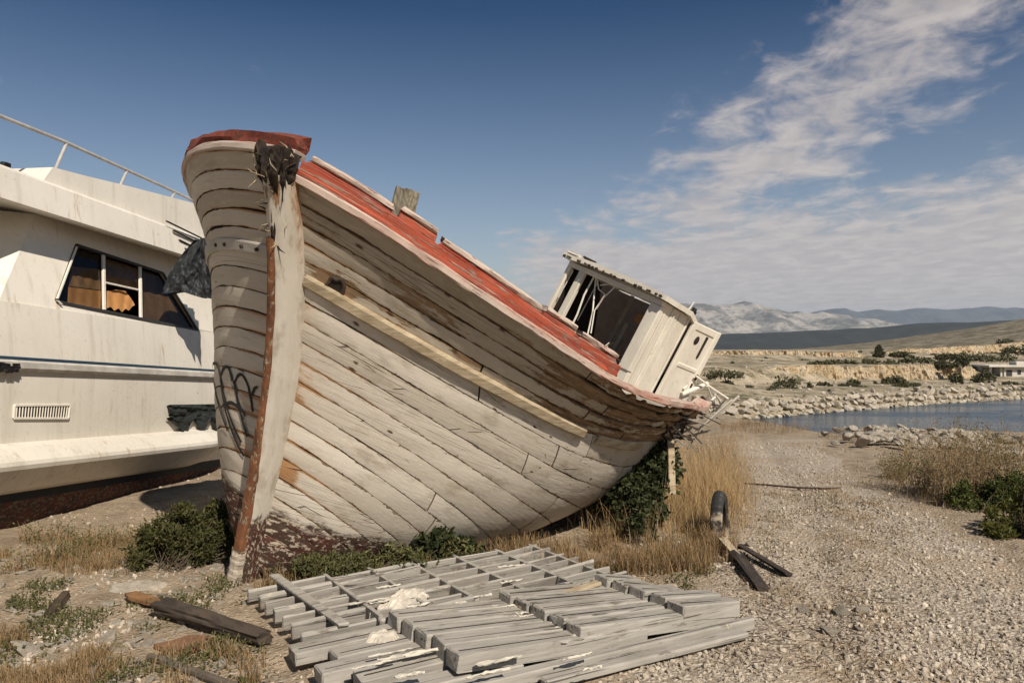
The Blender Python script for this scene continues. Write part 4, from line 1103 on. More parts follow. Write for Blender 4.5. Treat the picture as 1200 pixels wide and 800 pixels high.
wob = [(k, 1.6 * math.sin(k * .9)) for k in range(20)]
sheet('card_sheet', ([(80, 336), (119, 341)], [(79 + k * 2.05, 354.5 + k * .42 + 1.3 * math.sin(k * 1.7)) for k in range(20)]), -.07, MAT['card'], 0)
sheet('card_sheet', ([(125, 341), (136, 339.5), (147, 341), (154, 350), (158, 357)], [(125, 361), (130, 359.5), (134, 364), (139, 361), (143, 366), (147, 361.5), (151, 364), (155, 359), (158, 357.5)]), -.065, MAT['card'], 1)
MAT['drape'] = M_plain('brown_curtain', (.27, .155, .08), .9, .35, 8)
sheet('curtain', ([(84, 312), (119, 316)], [(80, 335), (119, 340)]), -.10, MAT['drape'], 2)
sheet('curtain', ([(124, 303), (163, 315)], [(124, 330), (163, 340)]), -.10, MAT['drape'], 3)
sheet('curtain', ([(168, 318), (192, 326)], [(168, 372), (224, 384)]), -.11, M_plain('brown_curtain_dark', (.20, .115, .06), .9, .35, 8), 4)

# flybridge moulding with its overhang
yextrude('flybridge', [(246, -.75), (238, -.28), (234, .06), (231, .09), (195, .05), (192.5, .02), (192.5, -.25)], MAT['gel'])
m = MB(); wt = yw(246, -.75); wtt = yw(192.5, -.25)
m.add(yl(A([Q0, Q1, Q1, Q0]), A([wt] * 4), A([-.75, -.75, BEAM, BEAM])), [[0, 1, 2, 3]]); m.add(yl(A([Q0, Q1, Q1, Q0]), A([wtt] * 4), A([-.25, -.25, BEAM, BEAM])), [[0, 1, 2, 3]])
m.add(yl(A([Q0, Q1, Q1, Q0]), A([wt, wt, wtt, wtt]), A([BEAM] * 4)), [[0, 1, 2, 3]]); m.add(yl(A([Q1] * 4), A([wt, wtt, wtt, wt]), A([0, 0, BEAM, BEAM])), [[0, 1, 2, 3]])
m.build('upper_deck', MAT['gel'], yb)
# stepped coaming on top
def yp(px, py, o): return yl(*[A(k) for k in (*yqw(px, py, o), o)])
prof = [(49, 214), (62, 196), (100, 206), (150, 218), (200, 231), (226, 238), (262, 250), (300, 268)]
m = MB()
tp = A([yp(x, y, -.02) for x, y in prof]); low = A([yp(x, min(y + 40, 300), -.02) for x, y in prof])
low[0] = tp[0] - YU * .06
m.grid(np.stack([tp, low], 1)); m.grid(np.stack([tp - YN * .5, low - YN * .5], 1)); m.grid(np.stack([tp, tp - YN * .5], 1))
m.add([tp[0], low[0], low[0] - YN * .5, tp[0] - YN * .5], [[0, 1, 2, 3]]); m.add([tp[-1], low[-1], low[-1] - YN * .5, tp[-1] - YN * .5], [[0, 1, 2, 3]])
m.build('coaming', MAT['gel'], yb)
m = MB()
rl = [yp(x, y, -.1) for x, y in ((-260, 20), (-120, 82), (0, 136), (75, 166), (148, 199), (190, 218), (220, 232), (250, 249))]
m.tube(A(rl), .017, 10)
for x0, y0, x1, y1 in ((78, 168, 64, 200), (149, 200, 140, 219), (205, 225, 198, 238), (-60, 110, -72, 160)): m.tube(A([yp(x0, y0, -.1), yp(x1, y1, -.1)]), .015, 8)
m.build('hand_rail', M_paint('grey_rail_paint', (.42, .40, .37), (.30, .28, .26), (.16, .09, .05), .3, 5, (1, 1, 1), .5), yb)
for x0, y0, x1, y1 in ((195, 259, 236, 279), (203, 270, 234, 285), (210, 281, 230, 291), (216, 291, 228, 297)):
    m = MB(); m.beam(yp(x0, y0, .075), yp(x1, y1, .075), YU * .007, YN * .012, .003); m.build('air_slot', MAT['dark'], yb)
m = MB()
for px, py in ((5, 193), (8, 193.5)): m.box(yp(px, py, .0), YD * .03, YU * .02, YN * .02, .006)
m.build('deck_fitting', MAT['black'], yb)
# vent grille
m = MB()
g = [(17, 475), (82, 474.5), (80, 490), (16, 490)]; G3 = [yp(*p, .018) for p in g]
for i in range(4): m.beam(G3[i], G3[(i + 1) % 4], YU * .010 if i % 2 == 0 else YD * .010, YN * .010, .003)
vg = m.build('vent_grille', MAT['white_metal'], yb)
for k in range(19):
    m = MB(); l = (k + .8) / 19.8; a_ = G3[0] * (1 - l) + G3[1] * l; b_ = G3[3] * (1 - l) + G3[2] * l; m.beam(a_, b_, unit(YD + YN * .6) * .0045, unit(YN - YD * .6) * .004, .001); m.build('vent_slat', MAT['white_metal'], vg)
m = MB(); m.add([yp(*p, .013) for p in g], [[0, 1, 2, 3]]); m.build('vent_back', MAT['dark'], vg)
# ragged hole in the ledge and rust run
m = MB()
for k in range(9): m.box(yp(RNG.uniform(126, 138), RNG.uniform(526, 531), .145), YD * RNG.uniform(.01, .05), YU * RNG.uniform(.006, .015), YN * .01, .003, .006)
m.beam(yp(140, 527, .14), yp(152, 526, .14), YU * .004, YN * .01, .001)
m.build('ledge_scar', MAT['black'], yb)
# torn netting over an opening
def cloth(name, quad, n, amp, mat, parent, seed, drip=.0, off=YN):
    a, b, c, d = [A(q) for q in quad]
    u = np.linspace(0, 1, n); U_, V_ = np.meshgrid(u, u, indexing='ij')
    P = a * ((1 - U_) * (1 - V_))[..., None] + b * (U_ * (1 - V_))[..., None] + c * (U_ * V_)[..., None] + d * ((1 - U_) * V_)[..., None]
    w_ = amp * (np.abs(fbm(U_ * 5, V_ * 3, oct=4, seed=seed)) * 2 + .4 * fbm(U_ * 14, V_ * 9, oct=3, seed=seed + 1))
    P = P + off * w_[..., None] - UP * (drip * V_ ** 3 * (vnoise(U_ * 7, U_ * 0, seed=seed + 2) + .2))[..., None]
    m = MB(); m.grid(P); m.grid(P - off * .006, flip=True); return m.build(name, mat, parent, smooth=True)
MAT['net'] = M_plain('dark_torn_sheet', (.028, .032, .030), .6, .5, 30, .01)
cloth('torn_cover', [yp(196, 474, .02), yp(268, 473, .02), yp(262, 498, .03), yp(195, 499, .03)], 60, .05, MAT['net'], yb, 5, .12)
# black torn tarpaulin hanging between the two boats
def tarp():
    n = 70; u = np.linspace(0, 1, n); v = np.linspace(0, 1, n)
    U_, V_ = np.meshgrid(u, v, indexing='ij')
    Zt = 9.05
    a, b, c, d = at(228, 280, Zt), at(241, 279, Zt), at(243, 354, Zt), at(190, 343, Zt)
    P = a * ((1 - U_) * (1 - V_))[..., None] + b * (U_ * (1 - V_))[..., None] + c * (U_ * V_)[..., None] + d * ((1 - U_) * V_)[..., None]
    dd = .10 * fbm(U_ * 3.3 + V_ * .8, V_ * 1.5, oct=2, seed=3) + .05 * fbm(U_ * 8, V_ * 6, oct=4, seed=4)
    P = P + A([.3, -1, 0]) * dd[..., None] - UP * (.09 * V_ ** 3 * fbm(U_ * 2.2, 0 * U_, oct=1, seed=6))[..., None] + A([1, 0, 0]) * (-.06 * np.sin(V_ * np.pi) * (1 - U_))[..., None]
    m = MB(); m.grid(P); m.grid(P + A([.05, .08, 0]), flip=True)
    t = NT('black_tarpaulin', .6); t.base(t.mix(t.noise(t.co(), 14, 4), (.012, .014, .016), (.034, .038, .042))); t.bump(t.noise(t.co(), 30, 4), .5, .01)
    o = m.build('tarpaulin', t.m, None, smooth=True)
    tag(o, 'crumpled black plastic tarpaulin hanging between the yacht and the wooden bow', 'tarpaulin')
tarp()

# ================================================================== grey wooden grating on the ground
GE = A([.866, .5, 0]); GG = A([.5, -.866, 0]); GO = A([-1.58, 4.91, 0.])
def gp(e, g, z=0.): return GO + GE * e + GG * g + UP * z
gr = empty('timber_grating', tuple(gp(1., .8)), 'grey timber grating of slats and box beams lying broken on the ground below the hull', 'grating')
def M_grate():
    t = NT('grey_weathered_wood', .85); co = t.mapv(t.co(), (1, 1, 1), rot=(0, 0, math.radians(-30)))
    g = t.noise(t.mapv(co, (2.2, 40, 40)), 1., 6, .65); n = t.noise(co, 2.4, 5, .65); n2 = t.noise(t.mapv(co, (5, 22, 22)), 1., 5, .65)
    col = t.mix(t.rng(g, .3, .7), (.35, .325, .285), (.255, .235, .205))
    col = t.mix(t.rng(n, .5, .7, 0, .5), col, (.20, .175, .14)); col = t.mix(t.rng(n2, .58, .68, 0, .7), col, (.10, .08, .06)); col = t.mix(t.rng(t.noise(co, 7, 5, .7), .60, .68, 0, .75), col, (.42, .37, .29))
    ck = t.math('MULTIPLY', t.rng(t.noise(t.mapv(co, (.9, 55, 55)), 1., 3, .5), .60, .66), t.rng(t.noise(co, 3.1, 3), .42, .56)); col = t.mix(t.math('MULTIPLY', ck, .85), col, (.05, .04, .03))
    t.base(col); t.bump(t.math('ADD', t.math('ADD', g, n2), t.math('MULTIPLY', ck, -1.5)), .7, .006); return t.m
MAT['gwood'] = M_grate()
def zg(e, g): return hz(*gp(e, g)[:2])
def gbox(name, e0, e1, g0, g1, z0a, z0b, h, lean=0., mat='gwood'):
    """bar along e from height z0a to z0b"""
    m = MB(); zz = .02
    p, q = gp(e0, (g0 + g1) / 2, zz + z0a + h / 2), gp(e1, (g0 + g1) / 2, zz + z0b + h / 2)
    d = unit(q - p); up = unit(UP - d * (UP @ d)); sd = np.cross(up, d)
    c_, s_ = math.cos(lean), math.sin(lean)
    yaw = RNG.uniform(-.012, .012); q = q + GG * yaw * np.linalg.norm(q - p)
    m.beam(p, q, (sd * c_ + up * s_) * abs(g1 - g0) / 2 * RNG.uniform(.93, 1.0), (up * c_ - sd * s_) * h / 2 * RNG.uniform(.94, 1.04), .006, .004)
    return m.build(name, MAT[mat], gr)
# rear half: upright slats with cross bars between
for i in range(7):
    g = -.06 + i * .155
    j = RNG.uniform(-.03, .03)
    for e0, e1 in ((-.02 + i * .01, .45), (.47, 1.05), (1.07, 1.735), (1.75, 2.06 + i * .02)):
        gbox('slat', e0 + j * (e0 < 0), e1 + RNG.uniform(-.004, .0), g + RNG.uniform(-.012, .012), g + .024 + RNG.uniform(-.012, .012), RNG.uniform(0, .010), .020 + RNG.uniform(0, .02), .088 + RNG.uniform(-.006, .01), .28 + RNG.uniform(-.1, .1))
for e, g1 in ((.46, .86), (.76, .86), (1.06, .86), (1.40, .88), (1.74, .9), (2.03, .9)):
    m = MB(); m.beam(gp(e, -.1, .062), gp(e + .03, g1, .062), GE * .013, UP * .062, .003, .002); m.build('cross_bar', MAT['gwood'], gr)
m = MB(); m.beam(gp(.15, -.17, .140), gp(.26, .92, .128), GE * .030, UP * .009, .003, .002); m.build('lath', MAT['gwood'], gr)
# front half: overlapping rows of box beams
for r_ in range(5):
    g = .95 + r_ * .158
    for k, (e0, e1, za, zb) in enumerate(((-.04, .80, .0, .02), (.50, 1.5, .07, .0), (1.19, 2.18, .075, .0), (1.88, 2.24, .075, .03))):
        e0_ = e0 + r_ * .012 + RNG.uniform(-.012, .012) + (.14 * (r_ % 2) if k == 0 else 0)
        e1_ = e1 + r_ * .03 + RNG.uniform(-.05, .05) - (.12 if k == 3 and r_ < 3 else 0)
        if k == 0 and r_ > 3: continue
        b = gbox('box_beam', e0_, e1_, g, g + .142, za, zb, .088 if k else .07, RNG.uniform(-.03, .05))
        # groove along the top
        m = MB(); p, q = gp(e0_ + .03, g + .142 * .62, .02 + za + (.0885 if k else .0705)), gp(e1_ - .02, g + .142 * .62, .02 + zb + (.0885 if k else .0705)); m.beam(p, q, GG * .003, UP * .0015, .0005); m.build('groove', MAT['dark'], b)
gbox('edge_board', .45, 2.34, 1.78, 1.84, .0, .0, .06); gbox('edge_board', .9, 2.2, 1.86, 1.93, .0, .0, .035)
gbox('edge_board', -.06, .9, 1.60, 1.72, .0, .0, .05); gbox('edge_board', .0, 1.4, 1.74, 1.775, .0, .0, .04)
m = MB(); m.box(gp(1.78, 1.03, .08), GE * .05, GG * .03, UP * .07, .004); m.build('dark_block', MAT['rot'], gr)
m = MB(); m.box(gp(1.5, .93, .12), GE * .17, GG * .012, UP * .025, .003); m.build('metal_plate', M_plain('slate_plate', (.07, .08, .085), .6), gr)
# bits and pieces lying on it
m = MB()
p, q = at(612, 738, 4.48) , at(700, 694, 4.95); p[2] = .14; q[2] = .15; m.beam(p, q, unit(np.cross(q - p, UP)) * .030, UP * .010, .003, .006)
tag(m.build('loose_board', MAT['strake']), 'pale bare board lying slantwise across the grey grating', 'board')
m = MB(); p, q = gnd(690, 692, .12), gnd(793, 685, .10); m.beam(p, q, unit(np.cross(q - p, UP)) * .016, UP * .007, .002, .004)
tag(m.build('loose_board', MAT['strake']), 'thin pale stick reaching past the right back corner of the grating', 'stick')
def flake(px, py, L_, w, ang, lab=None):
    c_ = gnd(px, py, .125); n = 14
    u = np.linspace(-1, 1, n); U_, V_ = np.meshgrid(u, np.linspace(-1, 1, 5), indexing='ij'); d = GE * math.cos(ang) + GG * math.sin(ang); e = np.cross(UP, d)
    ww = w * (1 + .35 * vnoise(u * 3 + px, u * 0, seed=4))
    P = c_ + d * (U_ * L_)[..., None] + e * (V_ * ww[:, None])[..., None] + UP * (.006 + .016 * np.abs(fbm(U_ * 2 + px, V_ * 1.5, oct=3, seed=5)))[..., None]
    m = MB(); m.grid(P); m.grid(P - UP * .003, flip=True)
    tag(m.build('paint_flake', MAT['flake'], None, smooth=False), lab or 'torn strip of off-white sheeting lying on the grey grating', 'strip', 'off-white strips on the grating')
MAT['flake'] = M_plain('offwhite_sheet', (.52, .48, .40), .8, .25, 10)
for a in [(RNG.uniform(430, 700), RNG.uniform(690, 785), RNG.uniform(.05, .14), RNG.uniform(.006, .014), RNG.uniform(-.06, .06)) for _ in range(16)] + list(((512, 762, .14, .012, .0), (548, 746, .10, .014, .05), (560, 700, .09, .010, 0), (600, 682, .08, .012, 0), (480, 792, .07, .016, .1), (585, 775, .12, .016, 0), (572, 790, .11, .010, 0), (672, 748, .10, .034, 0), (700, 744, .12, .008, 0), (600, 664, .10, .018, .2), (612, 724, .11, .009, 0), (575, 712, .04, .014, .5), (594, 714, .03, .014, 1), (607, 712, .025, .016, .3), (455, 688, .08, .012, 0))):
    flake(*a)
# rags draped over the slats
MAT['rag'] = M_plain('dirty_rag', (.58, .52, .43), .95, .4, 14, .01)
def rag(name, c, L_, W_, ang, h, label, seed):
    c = A(c); n = 64; u = np.linspace(-1, 1, n); U_, V_ = np.meshgrid(u, u, indexing='ij')
    r_ = np.maximum(np.abs(U_), np.abs(V_)); th = np.arctan2(V_, U_); k = r_ / np.maximum(np.hypot(U_, V_), 1e-6)
    out = 1 + .38 * fbm(np.cos(th) * 1.6 + seed, np.sin(th) * 1.6, oct=3, seed=seed)
    X = U_ * k * L_ * out; Y = V_ * k * W_ * out
    d = GE * math.cos(ang) + GG * math.sin(ang); e = np.cross(UP, d)
    fold = np.abs(fbm(X * 7 + seed, Y * 16, oct=4, seed=seed + 1)) * 1.6 + .5 * np.abs(vnoise(X * 3, Y * 22 + X * 8, seed=seed + 2))
    Z = h * .40 * (1 - r_ ** 6) * (.2 + .95 * fold) - .022 * r_ ** 3
    P = c + d * X[..., None] + e * Y[..., None] + UP * Z[..., None]
    m = MB(); m.grid(P); m.grid(P - UP * .004, flip=True)
    return tag(m.build(name, MAT['rag'], None, smooth=True), label, 'rag')
rag('rag', gnd(478, 699, .118), .22, .085, -.5, .095, 'crumpled dirty cream rag lying twisted over the slats of the grating', 3)
rag('rag', gnd(524, 717, .118), .20, .13, .15, .095, 'spread dirty cream rag draped over the middle of the grating', 8)
rag('rag', gnd(448, 744, .115), .085, .06, .1, .07, 'small cream rag hump caught by the left cross bars of the grating', 12)

# ================================================================== debris on the ground
def log():
    a, b = gnd(192, 722), gnd(308, 756); a[2] = hz(*a[:2]) + .06; b[2] = hz(*b[:2]) + .05
    u = np.linspace(0, 1, 70); th = np.linspace(0, 2 * np.pi, 26, endpoint=False); U_, T_ = np.meshgrid(u, th, indexing='ij'); d = unit(b - a); sd = unit(np.cross(d, UP)); up = np.cross(sd, d)
    r = .060 * np.clip(1 / np.maximum(np.abs(np.cos(T_)), np.abs(np.sin(T_))), 1, 1.16) * (1 + .34 * fbm(np.cos(T_) * 2.2, np.sin(T_) * 2.2, U_ * 2.2, oct=4, seed=4)) * (1 - .25 * U_)
    P = a * (1 - U_)[..., None] + b * U_[..., None] + sd * (np.cos(T_) * r)[..., None] + up * (np.sin(T_) * r * .8)[..., None]
    P[0] -= d * (.05 * RNG.uniform(0, 1, 26))[:, None]; P[-1] += d * (.03 * RNG.uniform(0, 1, 26))[:, None]
    m = MB(); m.grid(P, close=True); m.add(P[0], [list(range(26))]); m.add(P[-1], [list(range(26))])
    tag(m.build('timber_balk', M_wood('charred_timber', (.075, .055, .04), (.03, .024, .02), (4, 14, 14), .9, (0, 0, .9))), 'thick dark weathered timber balk lying left of the grating', 'timber')
log()
def slab(name, poly, z, th, mat, label, cat):
    P = A([gnd(*p) for p in poly]); P[:, 2] = A([hz(*p[:2]) for p in P]) + z
    n = len(P); m = MB(); m.add(np.concatenate([P, P - UP * th]), [list(range(n)), list(range(n, 2 * n))[::-1]] + [[i, (i + 1) % n, (i + 1) % n + n, i + n] for i in range(n)])
    return tag(m.build(name, mat), label, cat)
slab('plank_offcut', [(180, 757), (198, 761), (215, 766), (232, 763), (250, 755), (244, 750), (222, 748), (200, 752)], .03, .025, M_plain('red_brown_board_flat', (.20, .105, .06), .85, .3), 'flat red-brown offcut of board in front of the dark timber balk', 'board')
slab('plank_offcut', [(146, 705), (160, 703), (175, 707), (190, 712), (186, 716), (170, 713), (150, 709)], .05, .02, M_plain('orange_board', (.24, .125, .055), .85, .4), 'small orange-brown splinter of wood behind the end of the dark timber balk', 'wood scrap')
m = MB(); a, b = gnd(175, 771), gnd(275, 806); a[2] = hz(*a[:2]) + .03; b[2] = hz(*b[:2]) + .03; m.tube(A([a, (a + b) / 2, b]), .022, 10)
tag(m.build('pipe', M_plain('grey_pipe', (.14, .115, .09), .6, .4)), 'grey brown pipe on the ground at the lower left, below the red-brown offcut', 'pipe')
m = MB(); a, b = gnd(56, 722), gnd(78, 704); a[2] = hz(*a[:2]) + .02; b[2] = hz(*b[:2]) + .05; m.beam(a, b, unit(np.cross(b - a, UP)) * .025, UP * .02, .004, .006)
tag(m.build('wood_chunk', MAT['rot']), 'short dark chunk of wood among the flat pale stones', 'wood scrap')

# half buried tyre standing up at the edge of the track
def tyre():
    base = gnd(843, 634); base[2] = hz(*base[:2])
    root = empty('old_tyre', tuple(base), 'worn black tyre half buried upright in dry grass at the track edge', 'tyre')
    ax = unit(A([.90, -.44, 0])); rd = unit(np.cross(UP, ax))
    R_, r_ = .195, .056; c_ = base + UP * (.13)
    th = np.linspace(0, 2 * np.pi, 60, endpoint=False); sec = [(-.62, -.55), (-.85, -.1), (-.9, .35), (-.7, .8), (-.3, .98), (.0, 1.0), (.3, .98), (.7, .8), (.9, .35), (.85, -.1), (.62, -.55), (.45, -.5), (.65, .1), (.5, .6), (-.5, .6), (-.65, .1), (-.45, -.5)]
    P = np.zeros((60, len(sec), 3))
    for i, q in enumerate(th):
        e = rd * math.cos(q) * .62 + UP * math.sin(q) * 1.12
        for j, (x, y) in enumerate(sec):
            tread = .008 * (1 if (i % 2) and y > .75 else 0)
            P[i, j] = c_ + e * (R_ + r_ * y - tread) + ax * (x * r_ * 1.0)
    m = MB(); m.grid(np.concatenate([P, P[:1]]), close=True)
    t = NT('tyre_rubber', .6); co = t.co(); n = t.noise(co, 9, 5, .6); up = t.n('ShaderNodeSeparateXYZ', {0: co}).outputs[2]
    t.base(t.mix(t.rng(t.math('ADD', n, t.math('MULTIPLY', t.rng(up, .0, .42, 0, 1, False), -.35)), .32, .5), (.026, .024, .023), (.32, .26, .19))); t.bump(t.noise(co, 60, 3), .4, .006)
    m.build('tread', t.m, root, smooth=False)
tyre()
def charred(name, x0, y0, x1, y1, w, h, z, label):
    m = MB(); p, q = gnd(x0, y0), gnd(x1, y1); p[2] = hz(*p[:2]) + z; q[2] = hz(*q[:2]) + .02
    m.beam(p, q, unit(np.cross(q - p, UP)) * w, UP * h, .006, .012)
    tag(m.build(name, M_wood('charred_board', (.028, .023, .02), (.06, .045, .035), (8, 8, 8), .9)), label, 'board')
charred('charred_board', 868, 650, 925, 675, .028, .016, .06, 'dark charred board pointing right from the foot of the old tyre')
charred('charred_board', 862, 655, 893, 692, .034, .016, .05, 'dark charred board pointing towards the viewer from the foot of the old tyre')
m = MB(); p, q = gnd(846, 632, .10), gnd(866, 655, .03); m.beam(p, q, unit(np.cross(q - p, UP)) * .03, UP * .014, .004, .01)
tag(m.build('driftwood', MAT['strake']), 'short pale piece of driftwood leaning at the foot of the old tyre', 'driftwood')
m = MB(); pts = [gnd(x, y, .02) for x, y in ((872, 566), (900, 568), (935, 571), (965, 572), (985, 571))]; m.tube(A(pts), [.008, .012, .012, .01, .006], 6)
tag(m.build('stick', MAT['rot']), 'thin dark stick lying across the gravel track beyond the tyre', 'stick')

# ================================================================== plants
def leaves(m, P, size, ratio=.45, up=.3, fold=.25):
    n = len(P)
    if n == 0: return
    d = unit(RNG.standard_normal((n, 3)) + UP * up); e = unit(np.cross(d, RNG.standard_normal((n, 3)))); k = np.cross(d, e)
    s = size * RNG.uniform(.55, 1.3, n)[:, None]
    v = np.stack([P, P + d * s * .5 + e * s * ratio + k * s * fold, P + d * s, P + d * s * .5 - e * s * ratio + k * s * fold], 1)
    i = np.arange(n)[:, None] * 4
    f = np.concatenate([i + A([[0, 1, 2]]), i + A([[0, 2, 3]])])
    m.add(v.reshape(-1, 3), f, rnd=np.repeat(np.clip(RNG.normal(.5, .28, n), 0, 1), 4))
def blob_pts(c, r, n, seed, thr=-.1, fr=3.):
    P = RNG.standard_normal((n * 3, 3)); P = unit(P) * (RNG.uniform(.05, 1, (n * 3, 1)) ** .45)
    W = A(c) + P * A(r)
    k = fbm(W[:, 0] * fr, W[:, 1] * fr, W[:, 2] * fr, oct=3, seed=seed) > thr
    W = W[k][:n]
    return W
MAT['twig'] = M_plain('twig_bark', (.10, .075, .05), .9, .4, 20)
def shrub(name, label, cat, base, blobs, n, size, mat, group=None, ntw=24, twr=.004, seed=1, thr=-.1, fr=3., ratio=.45, ground=True):
    base = A(base, float)
    root = empty(name, tuple(base), label, cat, group)
    m = MB(); allp = []
    for c, r in blobs:
        W = blob_pts(base + A(c), r, int(n * r[0] * r[2] / (blobs[0][1][0] * blobs[0][1][2])), seed, thr, fr)
        if ground: W = W[W[:, 2] > height(W[:, 0], W[:, 1]) + .004]
        allp.append(W)
    W = np.concatenate(allp); leaves(m, W, size, ratio); m.build('foliage', mat, root)
    m = MB()
    for i in range(ntw):
        q = W[RNG.integers(len(W))]; b = base + A([RNG.uniform(-.3, .3) * blobs[0][1][0], RNG.uniform(-.3, .3) * blobs[0][1][1], -.02])
        mid = b * .5 + q * .5 + RNG.uniform(-.06, .06, 3) * np.linalg.norm(q - b)
        m.tube(A([b, mid, q]), [twr, twr * .7, twr * .3], 4, cap=False)
    m.build('stem', MAT['twig'], root)
    return root
MAT['green'] = M_leaf('green_leaf', (.045, .062, .016), (.115, .125, .035))
MAT['bushleaf'] = M_leaf('bush_leaf', (.034, .042, .014), (.12, .11, .042))
MAT['ivy'] = M_leaf('ivy_leaf', (.026, .036, .014), (.075, .080, .034))
MAT['olive'] = M_leaf('olive_leaf', (.10, .10, .04), (.19, .175, .075))
MAT['yellow'] = M_leaf('yellow_green_leaf', (.075, .082, .02), (.17, .155, .045))
MAT['brown'] = M_leaf('dry_brown_leaf', (.17, .115, .06), (.36, .26, .145), .15)
MAT['farleaf'] = M_leaf('far_leaf', (.050, .052, .024), (.125, .115, .06), .1)
MAT['straw'] = M_leaf('straw', (.50, .36, .19), (.32, .21, .10), .3, .8)
MAT['tawny'] = M_leaf('tawny_grass', (.36, .245, .125), (.17, .115, .06), .25, .8)
MAT['weed'] = M_leaf('weed_leaf', (.055, .062, .022), (.13, .12, .05), .2)

def gp3(px, py): p = gnd(px, py); return A([p[0], p[1], hz(p[0], p[1])])
shrub('bush', 'low dense green bush on rough ground between the yacht and the wooden bow', 'bush', gp3(205, 668), [((0, .15, .17), (.34, .32, .21)), ((-.2, .05, .12), (.2, .2, .16)), ((.25, .25, .20), (.22, .22, .20)), ((.42, .3, .12), (.2, .2, .16)), ((.02, .1, .33), (.10, .1, .12)), ((.2, .3, .34), (.1, .1, .1))], 5200, .042, MAT['bushleaf'], seed=2, ratio=.13, fr=9, thr=.06, ntw=70)
# creeper and weeds along the keel of the wooden boat
shrub('creeper', 'leafy green creeper with long leaves climbing the port bilge of the wooden boat', 'creeper', gp3(500, 668), [((.02, .12, .17), (.20, .16, .19)), ((-.08, .08, .27), (.07, .07, .12)), ((.22, .16, .08), (.2, .12, .10)), ((-.12, .10, .40), (.05, .06, .10)), ((.12, .12, .32), (.06, .07, .09))], 620, .078, MAT['ivy'], seed=5, ratio=.26, ntw=30, fr=6)
shrub('weed_clump', 'tangled green weeds in the shade under the stem foot of the wooden boat', 'weeds', gp3(400, 690), [((0, .12, .09), (.42, .2, .13)), ((.3, .2, .1), (.25, .2, .13)), ((-.28, .08, .10), (.2, .15, .12))], 1500, .042, MAT['weed'], seed=6, ratio=.16, fr=9, thr=.06, ntw=70)
shrub('weed_clump', 'mixed weeds growing along the back edge of the grating under the port bilge', 'weeds', gp3(455, 676), [((0, .08, .07), (.5, .16, .10)), ((.35, .25, .10), (.35, .15, .12)), ((-.3, .0, .10), (.25, .14, .12)), ((.1, .05, .16), (.12, .1, .1))], 800, .046, MAT['olive'], seed=16, ratio=.12, fr=9, thr=.08, ntw=70)
shrub('ivy_bush', 'dark leafy ivy bush under the broken stern of the wooden boat', 'bush', gp3(752, 640), [((.05, .5, .30), (.30, .35, .34)), ((.22, .7, .50), (.26, .3, .30)), ((.0, .25, .14), (.26, .25, .18)), ((-.14, .75, .30), (.3, .3, .24))], 2600, .05, MAT['ivy'], seed=8, ratio=.42, fr=5)
shrub('bush', 'yellow-green leafy bush at the right edge of the gravel track', 'bush', gp3(1196, 628), [((.05, .1, .13), (.26, .28, .15)), ((.32, .1, .22), (.3, .3, .22)), ((-.16, .0, .07), (.16, .16, .08))], 1900, .045, MAT['yellow'], seed=12, ratio=.2, fr=7, thr=.04, ntw=50)
shrub('bush', 'dark green bush beyond the yellow-green one, behind the dry shrub on the right', 'bush', gp3(1150, 600), [((.1, .2, .12), (.35, .25, .16)), ((.5, .2, .18), (.3, .25, .2))], 2200, .045, MAT['green'], seed=13, ratio=.24, fr=6)
def twiggy(name, label, base, rad, hgt, n, mat, seed, group):
    """dry shrub: many fine branching stems with few small leaves"""
    base = A(base, float); root = empty(name, tuple(base), label, 'shrub', group)
    m = MB(); tips = []
    for i in range(n):
        b = base + A([RNG.normal(0, rad * .33), RNG.normal(0, rad * .3), -.01]); lean = A([RNG.normal(0, .42), RNG.normal(0, .35), 1.]) ; L_ = hgt * RNG.uniform(.45, 1.08)
        q = b + unit(lean) * L_; mid = b * .5 + q * .5 + RNG.normal(0, .03, 3)
        m.tube(A([b, mid, q]), [.0042, .003, .0012], 3, cap=False, rnd=RNG.uniform(0, 1)); tips.append(q)
        for k in range(6):
            l = RNG.uniform(.25, .95); s_ = b * (1 - l) + q * l + (mid - (b + q) / 2) * .8; e = s_ + (unit(lean) + RNG.normal(0, .65, 3)) * L_ * RNG.uniform(.08, .24)
            m.tube(A([s_, (s_ + e) / 2 + RNG.normal(0, .008, 3), e]), [.002, .0017, .0008], 3, cap=False, rnd=RNG.uniform(0, 1)); tips.append(e)
    m.build('stem', MAT['brown'], root)
    T = A(tips); m = MB(); leaves(m, np.repeat(T, 3, 0) + RNG.normal(0, .024, (len(T) * 3, 3)), .022, .3); m.build('foliage', mat, root)
G_ = 'dry brown shrubs at the right side of the track'
for i, (px, py, rad, hg, n) in enumerate(((1082, 578, .36, .58, 62), (1122, 588, .42, .66, 80), (1172, 582, .44, .74, 76), (1215, 590, .45, .75, 64), (1050, 560, .32, .36, 36), (1100, 556, .55, .7, 50), (1150, 560, .5, .7, 50))):
    twiggy('dry_shrub', 'twiggy dry brown shrub in the row between the gravel track and the water', gp3(px, py), rad, hg, n, MAT['brown'] if i % 2 else MAT['olive'], i, G_)

